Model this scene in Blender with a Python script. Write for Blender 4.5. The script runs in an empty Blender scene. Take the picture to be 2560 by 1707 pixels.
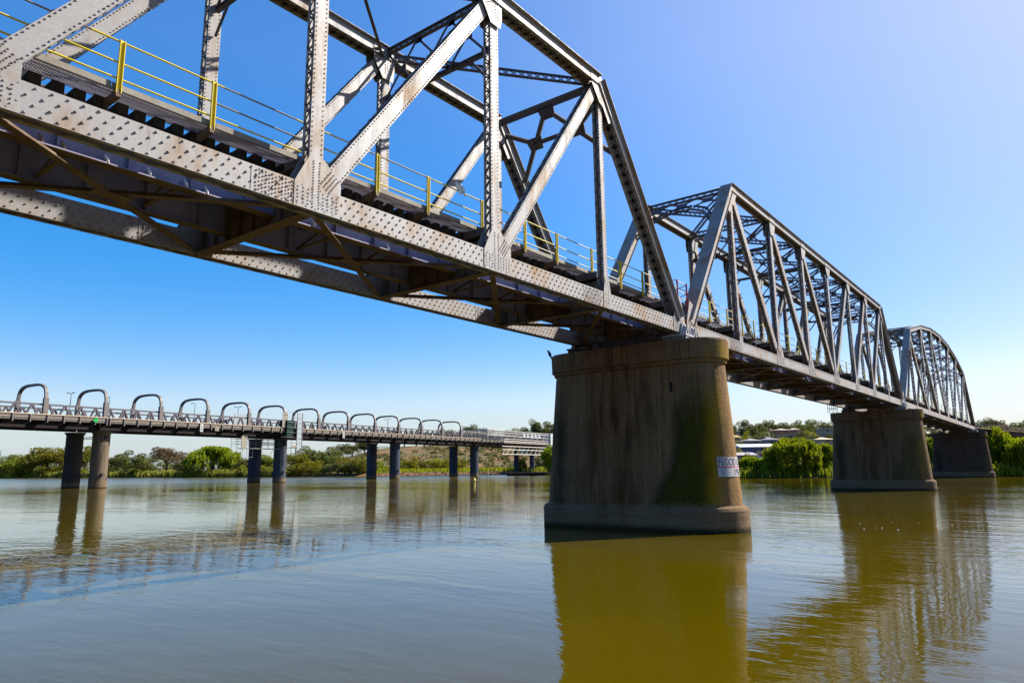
import bpy, math, random
import numpy as np
from mathutils import Vector, Matrix
R = math.radians
random.seed(7)
rng = np.random.default_rng(7)
S = bpy.context.scene
COL = S.collection

# ------------------------------------------------------------------ camera
F, YAW, PITCH, ROLL, HC = 1753.33, 0.66245, 0.17751, -0.01157, 2.945
fw = np.array([math.cos(YAW)*math.cos(PITCH), math.sin(YAW)*math.cos(PITCH), math.sin(PITCH)])
rt0 = np.array([math.sin(YAW), -math.cos(YAW), 0.0])
up0 = np.cross(rt0, fw)
CR = rt0*math.cos(ROLL)+up0*math.sin(ROLL)
CU = -rt0*math.sin(ROLL)+up0*math.cos(ROLL)
cd = bpy.data.cameras.new("camera")
cam = bpy.data.objects.new("camera", cd); COL.objects.link(cam)
cd.sensor_width = 36; cd.lens = F/2560*36; cd.clip_start = .1; cd.clip_end = 20000
M = Matrix(((CR[0], CU[0], -fw[0], 0), (CR[1], CU[1], -fw[1], 0), (CR[2], CU[2], -fw[2], HC), (0, 0, 0, 1)))
cam.matrix_world = M
S.camera = cam

# ------------------------------------------------------------------ light
SUN_EL, SUN_AZ = R(39), R(-29)          # azimuth measured from +X
sd = Vector((math.cos(SUN_AZ)*math.cos(SUN_EL), math.sin(SUN_AZ)*math.cos(SUN_EL), math.sin(SUN_EL)))
sl = bpy.data.lights.new("sun", 'SUN'); sl.energy = 5.0; sl.angle = R(.53); sl.color = (1, .95, .87)
so = bpy.data.objects.new("sun", sl); COL.objects.link(so)
so.rotation_euler = sd.to_track_quat('Z', 'Y').to_euler()
so.location = (60, -60, 60)
W = bpy.data.worlds.new("World"); S.world = W; W.use_nodes = True
nt = W.node_tree; nt.nodes.clear()
sky = nt.nodes.new('ShaderNodeTexSky'); sky.sky_type = 'NISHITA'; sky.sun_disc = False
sky.sun_elevation = SUN_EL; sky.sun_rotation = math.atan2(sd.x, sd.y)
sky.air_density = 1.15; sky.dust_density = .8; sky.ozone_density = 2.0; sky.altitude = 50
hs = nt.nodes.new('ShaderNodeHueSaturation'); hs.inputs['Saturation'].default_value = 2.02
bg = nt.nodes.new('ShaderNodeBackground'); bg.inputs['Strength'].default_value = .075
ow = nt.nodes.new('ShaderNodeOutputWorld')
gm = nt.nodes.new('ShaderNodeGamma'); gm.inputs['Gamma'].default_value = .68; nt.links.new(sky.outputs[0], gm.inputs['Color']); nt.links.new(gm.outputs[0], hs.inputs['Color']); hs.inputs['Value'].default_value = 1.5; tcw = nt.nodes.new('ShaderNodeTexCoord'); spw = nt.nodes.new('ShaderNodeSeparateXYZ'); mrw = nt.nodes.new('ShaderNodeMapRange'); mxw = nt.nodes.new('ShaderNodeMix'); mxw.data_type = 'RGBA'
mrw.inputs['From Min'].default_value = -.02; mrw.inputs['From Max'].default_value = .13; mrw.inputs['To Min'].default_value = .7; mrw.inputs['To Max'].default_value = 0; mrw.interpolation_type = 'SMOOTHSTEP'
nt.links.new(tcw.outputs['Generated'], spw.inputs[0]); msw = nt.nodes.new('ShaderNodeMapRange'); msw.inputs['From Min'].default_value = .14; msw.inputs['From Max'].default_value = .52; msw.inputs['To Min'].default_value = 2.3; msw.inputs['To Max'].default_value = 1.76; nt.links.new(spw.outputs['Z'], msw.inputs['Value']); nt.links.new(msw.outputs[0], hs.inputs['Saturation']); nt.links.new(spw.outputs['Z'], mrw.inputs['Value']); nt.links.new(mrw.outputs[0], mxw.inputs[0])
tn = nt.nodes.new('ShaderNodeMix'); tn.data_type = 'RGBA'; tn.blend_type = 'MULTIPLY'; tn.inputs[0].default_value = 1; tn.inputs[7].default_value = (1, .89, 1.10, 1); nt.links.new(hs.outputs[0], tn.inputs[6])
# whitish aureole in the air towards the sun
nrm = nt.nodes.new('ShaderNodeVectorMath'); nrm.operation = 'DOT_PRODUCT'; nt.links.new(tcw.outputs['Generated'], nrm.inputs[0]); nrm.inputs[1].default_value = sd
mr2 = nt.nodes.new('ShaderNodeMapRange'); mr2.inputs['From Min'].default_value = .45; mr2.inputs['From Max'].default_value = 1; mr2.inputs['To Max'].default_value = .42; mr2.interpolation_type = 'SMOOTHSTEP'; nt.links.new(nrm.outputs['Value'], mr2.inputs['Value'])
au = nt.nodes.new('ShaderNodeMix'); au.data_type = 'RGBA'; nt.links.new(mr2.outputs[0], au.inputs[0]); nt.links.new(tn.outputs[2], au.inputs[6]); au.inputs[7].default_value = (3.4, 3.9, 4.9, 1)
nt.links.new(au.outputs[2], mxw.inputs[6]); mxw.inputs[7].default_value = (2.35, 3.6, 4.7, 1)      # pale haze low on the horizon
nt.links.new(mxw.outputs[2], bg.inputs['Color']); nt.links.new(bg.outputs[0], ow.inputs[0])
S.view_settings.view_transform = 'Standard'; S.view_settings.look = 'None'
S.view_settings.exposure = 1.41; S.view_settings.gamma = 1; S.view_settings.use_curve_mapping = False

# ------------------------------------------------------------------ helpers
def pix(px, D, z=0.0):
    """ground point in picture column px (2560 wide) at axial distance D"""
    c = (px-1280)/F
    t = fw+CR*c
    h = t[:2]/1.0
    # choose point with z given: add v along CU so that height matches
    v = (z-HC-D*t[2])/CU[2]
    p = D*t+v*CU
    return np.array([p[0], p[1], z])
def zat(py, D, px=1280):
    t = fw+CR*((px-1280)/F)-CU*((py-853.5)/F)
    return HC+D*t[2]

class MB:
    def __init__(s): s.v = []; s.f = []; s.mi = []; s.m = 0
    def box(s, c, hx, hy, hz, ax=(1, 0, 0), ay=(0, 1, 0), az=(0, 0, 1)):
        n = len(s.v); cx, cy, cz = c
        A = (ax[0]*hx, ax[1]*hx, ax[2]*hx); B = (ay[0]*hy, ay[1]*hy, ay[2]*hy); C = (az[0]*hz, az[1]*hz, az[2]*hz)
        for i in (-1, 1):
            for j in (-1, 1):
                for k in (-1, 1):
                    s.v.append((cx+i*A[0]+j*B[0]+k*C[0], cy+i*A[1]+j*B[1]+k*C[1], cz+i*A[2]+j*B[2]+k*C[2]))
        for q in ((0, 1, 3, 2), (4, 6, 7, 5), (0, 4, 5, 1), (2, 3, 7, 6), (0, 2, 6, 4), (1, 5, 7, 3)):
            s.f.append(tuple(n+a for a in q)); s.mi.append(s.m)
    def bb(s, x0, x1, y0, y1, z0, z1):
        s.box(((x0+x1)/2, (y0+y1)/2, (z0+z1)/2), abs(x1-x0)/2, abs(y1-y0)/2, abs(z1-z0)/2)
    def bar(s, p0, p1, side, w, t):
        p0 = np.array(p0, float); p1 = np.array(p1, float); d = p1-p0; L = np.linalg.norm(d)
        if L < 1e-6: return
        a = d/L; n = np.cross(a, side); nl = np.linalg.norm(n)
        if nl < 1e-6: n = np.cross(a, (0.3, .5, 1)); nl = np.linalg.norm(n)
        n /= nl; b = np.cross(n, a)
        s.box(tuple((p0+p1)/2), L/2, w/2, t/2, a, b, n)
    def tube(s, p0, p1, r, n=6, r1=None, cap=True):
        p0 = np.array(p0, float); p1 = np.array(p1, float); d = p1-p0; L = np.linalg.norm(d); a = d/L
        u = np.cross(a, (0, 0, 1) if abs(a[2]) < .9 else (1, 0, 0)); u /= np.linalg.norm(u); w = np.cross(a, u)
        r1 = r if r1 is None else r1; b = len(s.v)
        for p, rr in ((p0, r), (p1, r1)):
            for i in range(n):
                an = 2*math.pi*i/n; s.v.append(tuple(p+rr*(u*math.cos(an)+w*math.sin(an))))
        for i in range(n):
            j = (i+1) % n; s.f.append((b+i, b+j, b+n+j, b+n+i)); s.mi.append(s.m)
        if cap:
            s.f.append(tuple(b+n-1-i for i in range(n))); s.mi.append(s.m)
            s.f.append(tuple(b+n+i for i in range(n))); s.mi.append(s.m)
    def prism(s, pts, y0, y1):
        """polygon in XZ extruded along y"""
        n = len(pts); b = len(s.v)
        for y in (y0, y1):
            for x, z in pts: s.v.append((x, y, z))
        s.f.append(tuple(b+i for i in range(n))); s.mi.append(s.m)
        s.f.append(tuple(b+n+n-1-i for i in range(n))); s.mi.append(s.m)
        for i in range(n):
            j = (i+1) % n; s.f.append((b+j, b+i, b+n+i, b+n+j)); s.mi.append(s.m)
    def face(s, pts):
        b = len(s.v); s.v += [tuple(p) for p in pts]; s.f.append(tuple(range(b, b+len(pts)))); s.mi.append(s.m)
    def rivet(s, x, z, y, r=.026, h=.024):
        b = len(s.v); x += random.uniform(-.006, .006); z += random.uniform(-.006, .006); r *= random.uniform(.85, 1.15); h *= random.uniform(.8, 1.2)
        for i in range(6):
            a = i*1.0472; s.v.append((x+r*math.cos(a), y, z+r*math.sin(a)))
        for i in range(6):
            a = i*1.0472; s.v.append((x+r*.6*math.cos(a), y-h, z+r*.6*math.sin(a)))
        for i in range(6):
            j = (i+1) % 6; s.f.append((b+i, b+j, b+6+j, b+6+i)); s.mi.append(s.m)
        s.f.append((b+6, b+7, b+8, b+9, b+10, b+11)); s.mi.append(s.m)
    def blob(s, c, r, n=8, m=5, ax=None):
        b = len(s.v); ax = ax or (np.array((1, 0, 0)), np.array((0, 1, 0)), np.array((0, 0, 1)))
        c = np.array(c, float)
        s.v.append(tuple(c-ax[2]*r[2]))
        for k in range(1, m):
            th = math.pi*k/m-math.pi/2
            for i in range(n):
                a = 2*math.pi*i/n
                s.v.append(tuple(c+ax[0]*r[0]*math.cos(th)*math.cos(a)+ax[1]*r[1]*math.cos(th)*math.sin(a)+ax[2]*r[2]*math.sin(th)))
        s.v.append(tuple(c+ax[2]*r[2])); e = len(s.v)-1
        for i in range(n):
            j = (i+1) % n
            s.f.append((b, b+1+j, b+1+i)); s.mi.append(s.m)
            for k in range(m-2):
                q = b+1+k*n; s.f.append((q+i, q+j, q+n+j, q+n+i)); s.mi.append(s.m)
            q = b+1+(m-2)*n; s.f.append((q+i, q+j, e)); s.mi.append(s.m)
    def build(s, name, mat, parent=None, smooth=False):
        me = bpy.data.meshes.new(name); me.from_pydata(s.v, [], s.f)
        mats = mat if isinstance(mat, (list, tuple)) else [mat]
        for m_ in mats: me.materials.append(m_)
        if len(mats) > 1: me.polygons.foreach_set('material_index', s.mi)
        if smooth: me.polygons.foreach_set('use_smooth', [True]*len(me.polygons))
        me.update()
        o = bpy.data.objects.new(name, me); COL.objects.link(o)
        if parent is not None: o.parent = parent
        return o

def tag(o, label=None, cat=None, group=None, kind=None):
    if label: o['label'] = label
    if cat: o['category'] = cat
    if group: o['group'] = group
    if kind: o['kind'] = kind
    return o
def thing(name, label, cat, group=None):
    o = bpy.data.objects.new(name, None); COL.objects.link(o); o.empty_display_size = .5
    return tag(o, label, cat, group)
def copy_tree(o, parent=None):
    c = o.copy(); COL.objects.link(c); c.parent = parent
    for ch in list(o.children): copy_tree(ch, c)
    return c

# ------------------------------------------------------------------ materials
ALB = .78     # one overall paint/stone reflectance scale
def mat(name, col, rough=.6, metal=0.0, spec=.3):
    col = tuple(q*ALB for q in col)
    m = bpy.data.materials.new(name); m.use_nodes = True
    b = m.node_tree.nodes['Principled BSDF']
    b.inputs['Base Color'].default_value = (*col, 1); b.inputs['Roughness'].default_value = rough
    b.inputs['Metallic'].default_value = metal; b.inputs['Specular IOR Level'].default_value = spec
    return m
class NG:
    """tiny node-graph helper"""
    def __init__(s, m): s.t = m.node_tree; s.b = s.t.nodes['Principled BSDF']
    def n(s, ty, **k):
        o = s.t.nodes.new(ty)
        for a, v in k.items(): setattr(o, a, v)
        return o
    def l(s, a, b): s.t.links.new(a, b)
    def coord(s, kind='Position', scale=(1, 1, 1), loc=(0, 0, 0)):
        if kind == 'Position': src = s.n('ShaderNodeNewGeometry').outputs['Position']
        else: src = s.n('ShaderNodeTexCoord').outputs[kind]
        mp = s.n('ShaderNodeMapping'); mp.inputs['Scale'].default_value = scale; mp.inputs['Location'].default_value = loc
        s.l(src, mp.inputs['Vector']); return mp.outputs[0]
    def noise(s, vec, sc, det=4, rough=.55, dist=0):
        o = s.n('ShaderNodeTexNoise'); o.inputs['Scale'].default_value = sc; o.inputs['Detail'].default_value = det
        o.inputs['Roughness'].default_value = rough; o.inputs['Distortion'].default_value = dist
        s.l(vec, o.inputs['Vector']); return o.outputs['Fac']
    def ramp(s, fac, a, b, lo=0., hi=1.):
        o = s.n('ShaderNodeMapRange'); o.inputs['From Min'].default_value = a; o.inputs['From Max'].default_value = b
        o.inputs['To Min'].default_value = lo; o.inputs['To Max'].default_value = hi; o.clamp = True
        s.l(fac, o.inputs['Value']); return o.outputs[0]
    def mix(s, fac, a, b):
        o = s.n('ShaderNodeMix', data_type='RGBA')
        for i, v in ((6, a), (7, b)):
            if isinstance(v, tuple): o.inputs[i].default_value = (*(q*ALB for q in v), 1)
            else: s.l(v, o.inputs[i])
        if isinstance(fac, float): o.inputs[0].default_value = fac
        else: s.l(fac, o.inputs[0])
        return o.outputs[2]
    def math(s, op, a, b=0.):
        o = s.n('ShaderNodeMath', operation=op)
        for i, v in ((0, a), (1, b)):
            if isinstance(v, (int, float)): o.inputs[i].default_value = v
            else: s.l(v, o.inputs[i])
        return o.outputs[0]
    def sep(s, v):
        o = s.n('ShaderNodeSeparateXYZ'); s.l(v, o.inputs[0]); return o.outputs
    def bump(s, h, st, dist):
        o = s.n('ShaderNodeBump'); o.inputs['Strength'].default_value = st; o.inputs['Distance'].default_value = dist
        s.l(h, o.inputs['Height']); s.l(o.outputs[0], s.b.inputs['Normal'])

def paint_steel(name, base, stain, rust, amt=.5, rough=.42, metal=.35):
    m = mat(name, base, rough, metal, .3 if sum(base) > .3 else .12); g = NG(m)
    v = g.coord(); vs = g.coord(scale=(1, 1, .22))
    big = g.noise(v, .55, 5, .6, .6); st = g.noise(vs, 2.6, 6, .65, .3); fine = g.noise(v, 14, 4, .7)
    c = g.mix(g.ramp(fine, .3, .75), tuple(x*.86 for x in base), tuple(min(1, x*1.1) for x in base))
    c = g.mix(g.math('MULTIPLY', g.ramp(big, .46, .62), g.ramp(st, .36, .6, 0, amt)), c, stain)
    c = g.mix(g.math('MULTIPLY', g.ramp(st, .6, .72), g.ramp(fine, .45, .6, 0, amt)), c, rust)
    g.l(c, g.b.inputs['Base Color'])
    g.l(g.ramp(st, .3, .7, rough-.06, rough+.22), g.b.inputs['Roughness'])
    g.bump(fine, .12, .01)
    return m
M_steel = paint_steel('aged_silver_paint', (.31, .292, .28), (.25, .15, .07), (.13, .05, .018), 1.0, .5, .05)
M_lace = paint_steel('shaded_weathered_lattice_paint', (.13, .112, .122), (.10, .07, .05), (.07, .03, .015), .8, .6, .03)  # darker mauve base is shade painted into the colour, under stains and rust
M_under = paint_steel('rusted_floor_steel', (.17, .118, .076), (.085, .045, .022), (.21, .075, .02), .9, .75, .0)
M_web = paint_steel('stringer_blue_grey', (.30, .28, .42), (.18, .14, .16), (.14, .06, .03), .5, .5, .05)
M_sleeper = paint_steel('tarred_timber', (.04, .032, .026), (.07, .055, .042), (.02, .014, .012), .8, .85, 0)
M_grate = mat('galvanised_grating', (.55, .52, .58), .5, .1)
M_toe = paint_steel('toe_board_paint', (.25, .22, .18), (.2, .16, .11), (.12, .07, .04), .5, .7, 0)
M_yel = paint_steel('faded_yellow_paint', (.72, .56, .004), (.5, .38, .01), (.2, .13, .02), .6, .45, 0)
M_gal = mat('galvanised_rail', (.27, .25, .16), .45, .2)
M_red = mat('red_rail_paint', (.36, .012, .03), .5)
M_rail = mat('rail_steel', (.12, .08, .06), .5, .6)
M_white = mat('white_cast_steel', (.42, .41, .41), .5)

def concrete(name, base, moss=None, red=.5, seed=0.0):
    m = mat(name, base, .95, 0, .06); g = NG(m); v = g.coord('Object', loc=(seed, 0, 0)); obj = g.coord('Object'); x, y, z = g.sep(obj)
    vs = g.coord('Object', scale=(1, 1, .16), loc=(seed, seed, 0))
    big = g.noise(v, .35, 5, .6, .5); st = g.noise(vs, 1.5, 6, .6); fine = g.noise(v, 9, 5, .7)
    bands = g.noise(g.coord('Object', scale=(.1, .1, 1)), 4.0, 3)
    c = g.mix(g.ramp(fine, .25, .75), tuple(q*.7 for q in base), tuple(min(1, q*1.22) for q in base))
    c = g.mix(g.ramp(bands, .45, .6, 0, .35), c, tuple(q*.75 for q in base))
    # reddish stain over the middle
    ym = g.math('ABSOLUTE', g.math('SUBTRACT', y, .8))
    rf = g.math('MULTIPLY', g.ramp(g.math('ADD', ym, g.math('MULTIPLY', big, 2.2)), 1.6, 4.2, red, 0), g.ramp(st, .35, .6))
    c = g.mix(rf, c, (.105, .036, .012))
    # fine crisp drips and pale lime runs
    dr = g.noise(g.coord('Object', scale=(1, 1, .05), loc=(seed+3, seed, 0)), 5.5, 5, .7)
    c = g.mix(g.ramp(dr, .54, .60, 0, .7), c, tuple(q*.45 for q in base)); c = g.mix(g.ramp(dr, .42, .36, 0, .45), c, tuple(min(1, q*1.5) for q in base))
    pit = g.noise(v, 3.2, 6, .8); c = g.mix(g.ramp(pit, .56, .62, 0, .6), c, tuple(q*.5 for q in base))
    # dark water streaks
    c = g.mix(g.math('MULTIPLY', g.ramp(st, .5, .66), g.ramp(big, .42, .6, 0, .7)), c, (.022, .019, .014))
    ys = g.math('ABSOLUTE', g.math('SUBTRACT', y, 3.75))
    c = g.mix(g.math('MULTIPLY', g.ramp(g.math('ADD', ys, g.math('MULTIPLY', big, .9)), .5, 1.15, .75, 0), g.ramp(z, 6.9, 4.5)), c, (.020, .019, .014))
    if moss:
        # moss patch: widens downward towards the low-sun end
        edge = g.math('ADD', g.math('MULTIPLY', g.ramp(z, 1.1, 7.0, 0, 1), -1.9), -1.25)
        e2 = g.math('ADD', g.math('SUBTRACT', edge, y), g.math('MULTIPLY', g.math('SUBTRACT', big, .5), 2.2))
        mf = g.math('MULTIPLY', g.ramp(e2, -.1, .55), g.ramp(g.math('ADD', z, g.math('MULTIPLY', g.math('SUBTRACT', st, .5), 5)), 6.9, 5.2))
        mf = g.math('MULTIPLY', mf, g.ramp(z, 1.0, 1.35))
        nose = g.ramp(y, -4.3, -4.95)      # beyond the nose the moss thins to bare stone
        mc = g.mix(g.ramp(fine, .35, .65), (.026, .034, .004), (.070, .062, .004)); mc = g.mix(g.ramp(e2, .9, .2), mc, (.014, .020, .006))
        mc = g.mix(g.ramp(g.math('ADD', y, g.math('MULTIPLY', big, 1.2)), -3.3, -4.4), mc, (.50, .28, .002))
        c = g.mix(g.math('MULTIPLY', mf, g.math('MULTIPLY', moss, g.ramp(g.math('ADD', nose, g.math('MULTIPLY', st, .7)), .35, 1.0, 1., .12))), c, mc)
        capm = g.math('MULTIPLY', g.ramp(z, 7.6, 7.8), g.math('MULTIPLY', g.ramp(z, 8.7, 8.3), g.ramp(g.math('ADD', y, big), -3.7, -4.1)))
        c = g.mix(g.math('MULTIPLY', g.math('MULTIPLY', capm, g.ramp(st, .35, .6)), .75), c, (.27, .18, .002))
    c = g.mix(g.math('MULTIPLY', g.ramp(z, 1.25, .95), .75), c, g.mix(g.ramp(bands, .4, .6), (.15, .10, .06), (.21, .145, .09)))
    c = g.mix(g.ramp(g.math('ADD', z, g.math('MULTIPLY', fine, .25)), .42, .2), c, (.03, .026, .014))
    g.l(c, g.b.inputs['Base Color'])
    g.bump(g.math('ADD', g.math('ADD', fine, g.math('MULTIPLY', pit, 1.2)), g.math('MULTIPLY', st, .8)), .7, .05)
    return m
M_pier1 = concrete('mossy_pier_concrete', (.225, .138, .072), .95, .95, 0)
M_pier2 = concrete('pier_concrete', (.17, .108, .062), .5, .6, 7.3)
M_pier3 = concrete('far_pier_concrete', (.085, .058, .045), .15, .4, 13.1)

# ------------------------------------------------------------------ rail bridge truss building
YN, YF = 14.10, 19.60                  # centre planes of the two trusses
ZB = 9.52; ZD = .31
def lam(p, q, t): return (p[0]+(q[0]-p[0])*t, p[1]+(q[1]-p[1])*t)
def laced(mb, A, B, yc, w, t, pitch=None, faces=(1, -1), cover=False, double=False, lw=.055, tie=.45, over=.0, riv=0, rows=(.82,), rsz=.024, topfl=True):
    dx, dz = B[0]-A[0], B[1]-A[1]; L = math.hypot(dx, dz); a = (dx/L, 0, dz/L); q = (-dz/L, 0, dx/L)
    mid = ((A[0]+B[0])/2, yc, (A[1]+B[1])/2); th = .009
    P = lambda la, y, lq: (A[0]+a[0]*la+q[0]*lq, yc+y, A[1]+a[2]*la+q[2]*lq)
    for s in (-1, 1):
        mb.box(P(L/2, s*(t/2-th), 0), L/2, w/2, th, a, q, (0, 1, 0))
        for e in (-1, 1):
            if cover and e == 1: continue
            o = over if over else 0
            if e == 1 and not topfl: o = 0
            mb.box(P(L/2, s*(t/2-.05+o/2), e*(w/2+.007)), L/2, .007, .05+o/2, a, q, (0, 1, 0))
    if cover:
        mb.box(P(L/2, 0, w/2+.009), L/2, .009, t/2+.13, a, q, (0, 1, 0))
        for s in (-1, 1): mb.box(P(L/2, s*(t/2+.055), w/2-.009), L/2, .007, .055, a, q, (0, 1, 0))
    pitch = pitch or t*.75
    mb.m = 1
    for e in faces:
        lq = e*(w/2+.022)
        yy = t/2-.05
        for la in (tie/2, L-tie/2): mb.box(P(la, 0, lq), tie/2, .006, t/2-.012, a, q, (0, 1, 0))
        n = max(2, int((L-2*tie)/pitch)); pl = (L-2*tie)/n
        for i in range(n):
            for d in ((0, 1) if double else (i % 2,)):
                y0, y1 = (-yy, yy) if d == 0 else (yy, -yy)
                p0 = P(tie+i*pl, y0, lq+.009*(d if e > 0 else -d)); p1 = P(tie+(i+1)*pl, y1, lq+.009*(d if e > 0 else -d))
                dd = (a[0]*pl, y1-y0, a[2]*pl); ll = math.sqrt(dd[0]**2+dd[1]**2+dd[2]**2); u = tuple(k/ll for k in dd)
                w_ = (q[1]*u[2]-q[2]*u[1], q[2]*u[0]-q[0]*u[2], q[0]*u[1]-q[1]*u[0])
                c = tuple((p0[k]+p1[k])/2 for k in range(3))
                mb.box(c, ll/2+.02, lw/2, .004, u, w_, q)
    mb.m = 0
    if riv:
        n = int(L/riv)
        for e in (-1, 1):
            for r_ in rows:
                for i in range(n):
                    p = P((i+.5)*L/n, -t/2, e*r_*w/2); mb.rivet(p[0], p[2], p[1], rsz, rsz)
def lattice(mb, p0, p1, upv, depth, flange=.11, lw=.045, pitch=None, single=False, doublex=True):
    """lattice strut: two flange angles and crossing lacing between them; depth along upv"""
    p0 = np.array(p0, float); p1 = np.array(p1, float); d = p1-p0; L = np.linalg.norm(d); a = d/L
    u = np.array(upv, float); u = u-a*(u@a); u /= np.linalg.norm(u); n = np.cross(a, u)
    for e in (-1, 1):
        c = (p0+p1)/2+u*e*depth/2
        mb.box(tuple(c), L/2, .008, flange/2, a, u, n)
        mb.box(tuple(c-u*e*(.045+.008)), L/2, .045, .006, a, u, n)
    pitch = pitch or depth; k = max(1, int(L/pitch)); pl = L/k
    for i in range(k):
        for dd in ((0, 1) if doublex else (i % 2,)):
            s = 1 if dd == 0 else -1
            q0 = p0+a*i*pl-u*s*(depth/2-.05)+n*(.012*s); q1 = p0+a*(i+1)*pl+u*s*(depth/2-.05)+n*(.012*s)
            mb.bar(q0, q1, np.cross(n, q1-q0), lw, .01)
def plate(mb, pts, th=.012):
    """planar polygon in 3D with thickness"""
    P = [np.array(p, float) for p in pts]; n = np.cross(P[1]-P[0], P[2]-P[0]); n /= np.linalg.norm(n)
    b = len(mb.v); k = len(P)
    for s in (-.5, .5):
        for p in P: mb.v.append(tuple(p+n*th*s))
    mb.f.append(tuple(b+k-1-i for i in range(k))); mb.f.append(tuple(b+k+i for i in range(k))); mb.mi += [mb.m]*2
    for i in range(k):
        j = (i+1) % k; mb.f.append((b+i, b+j, b+k+j, b+k+i)); mb.mi.append(mb.m)

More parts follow.
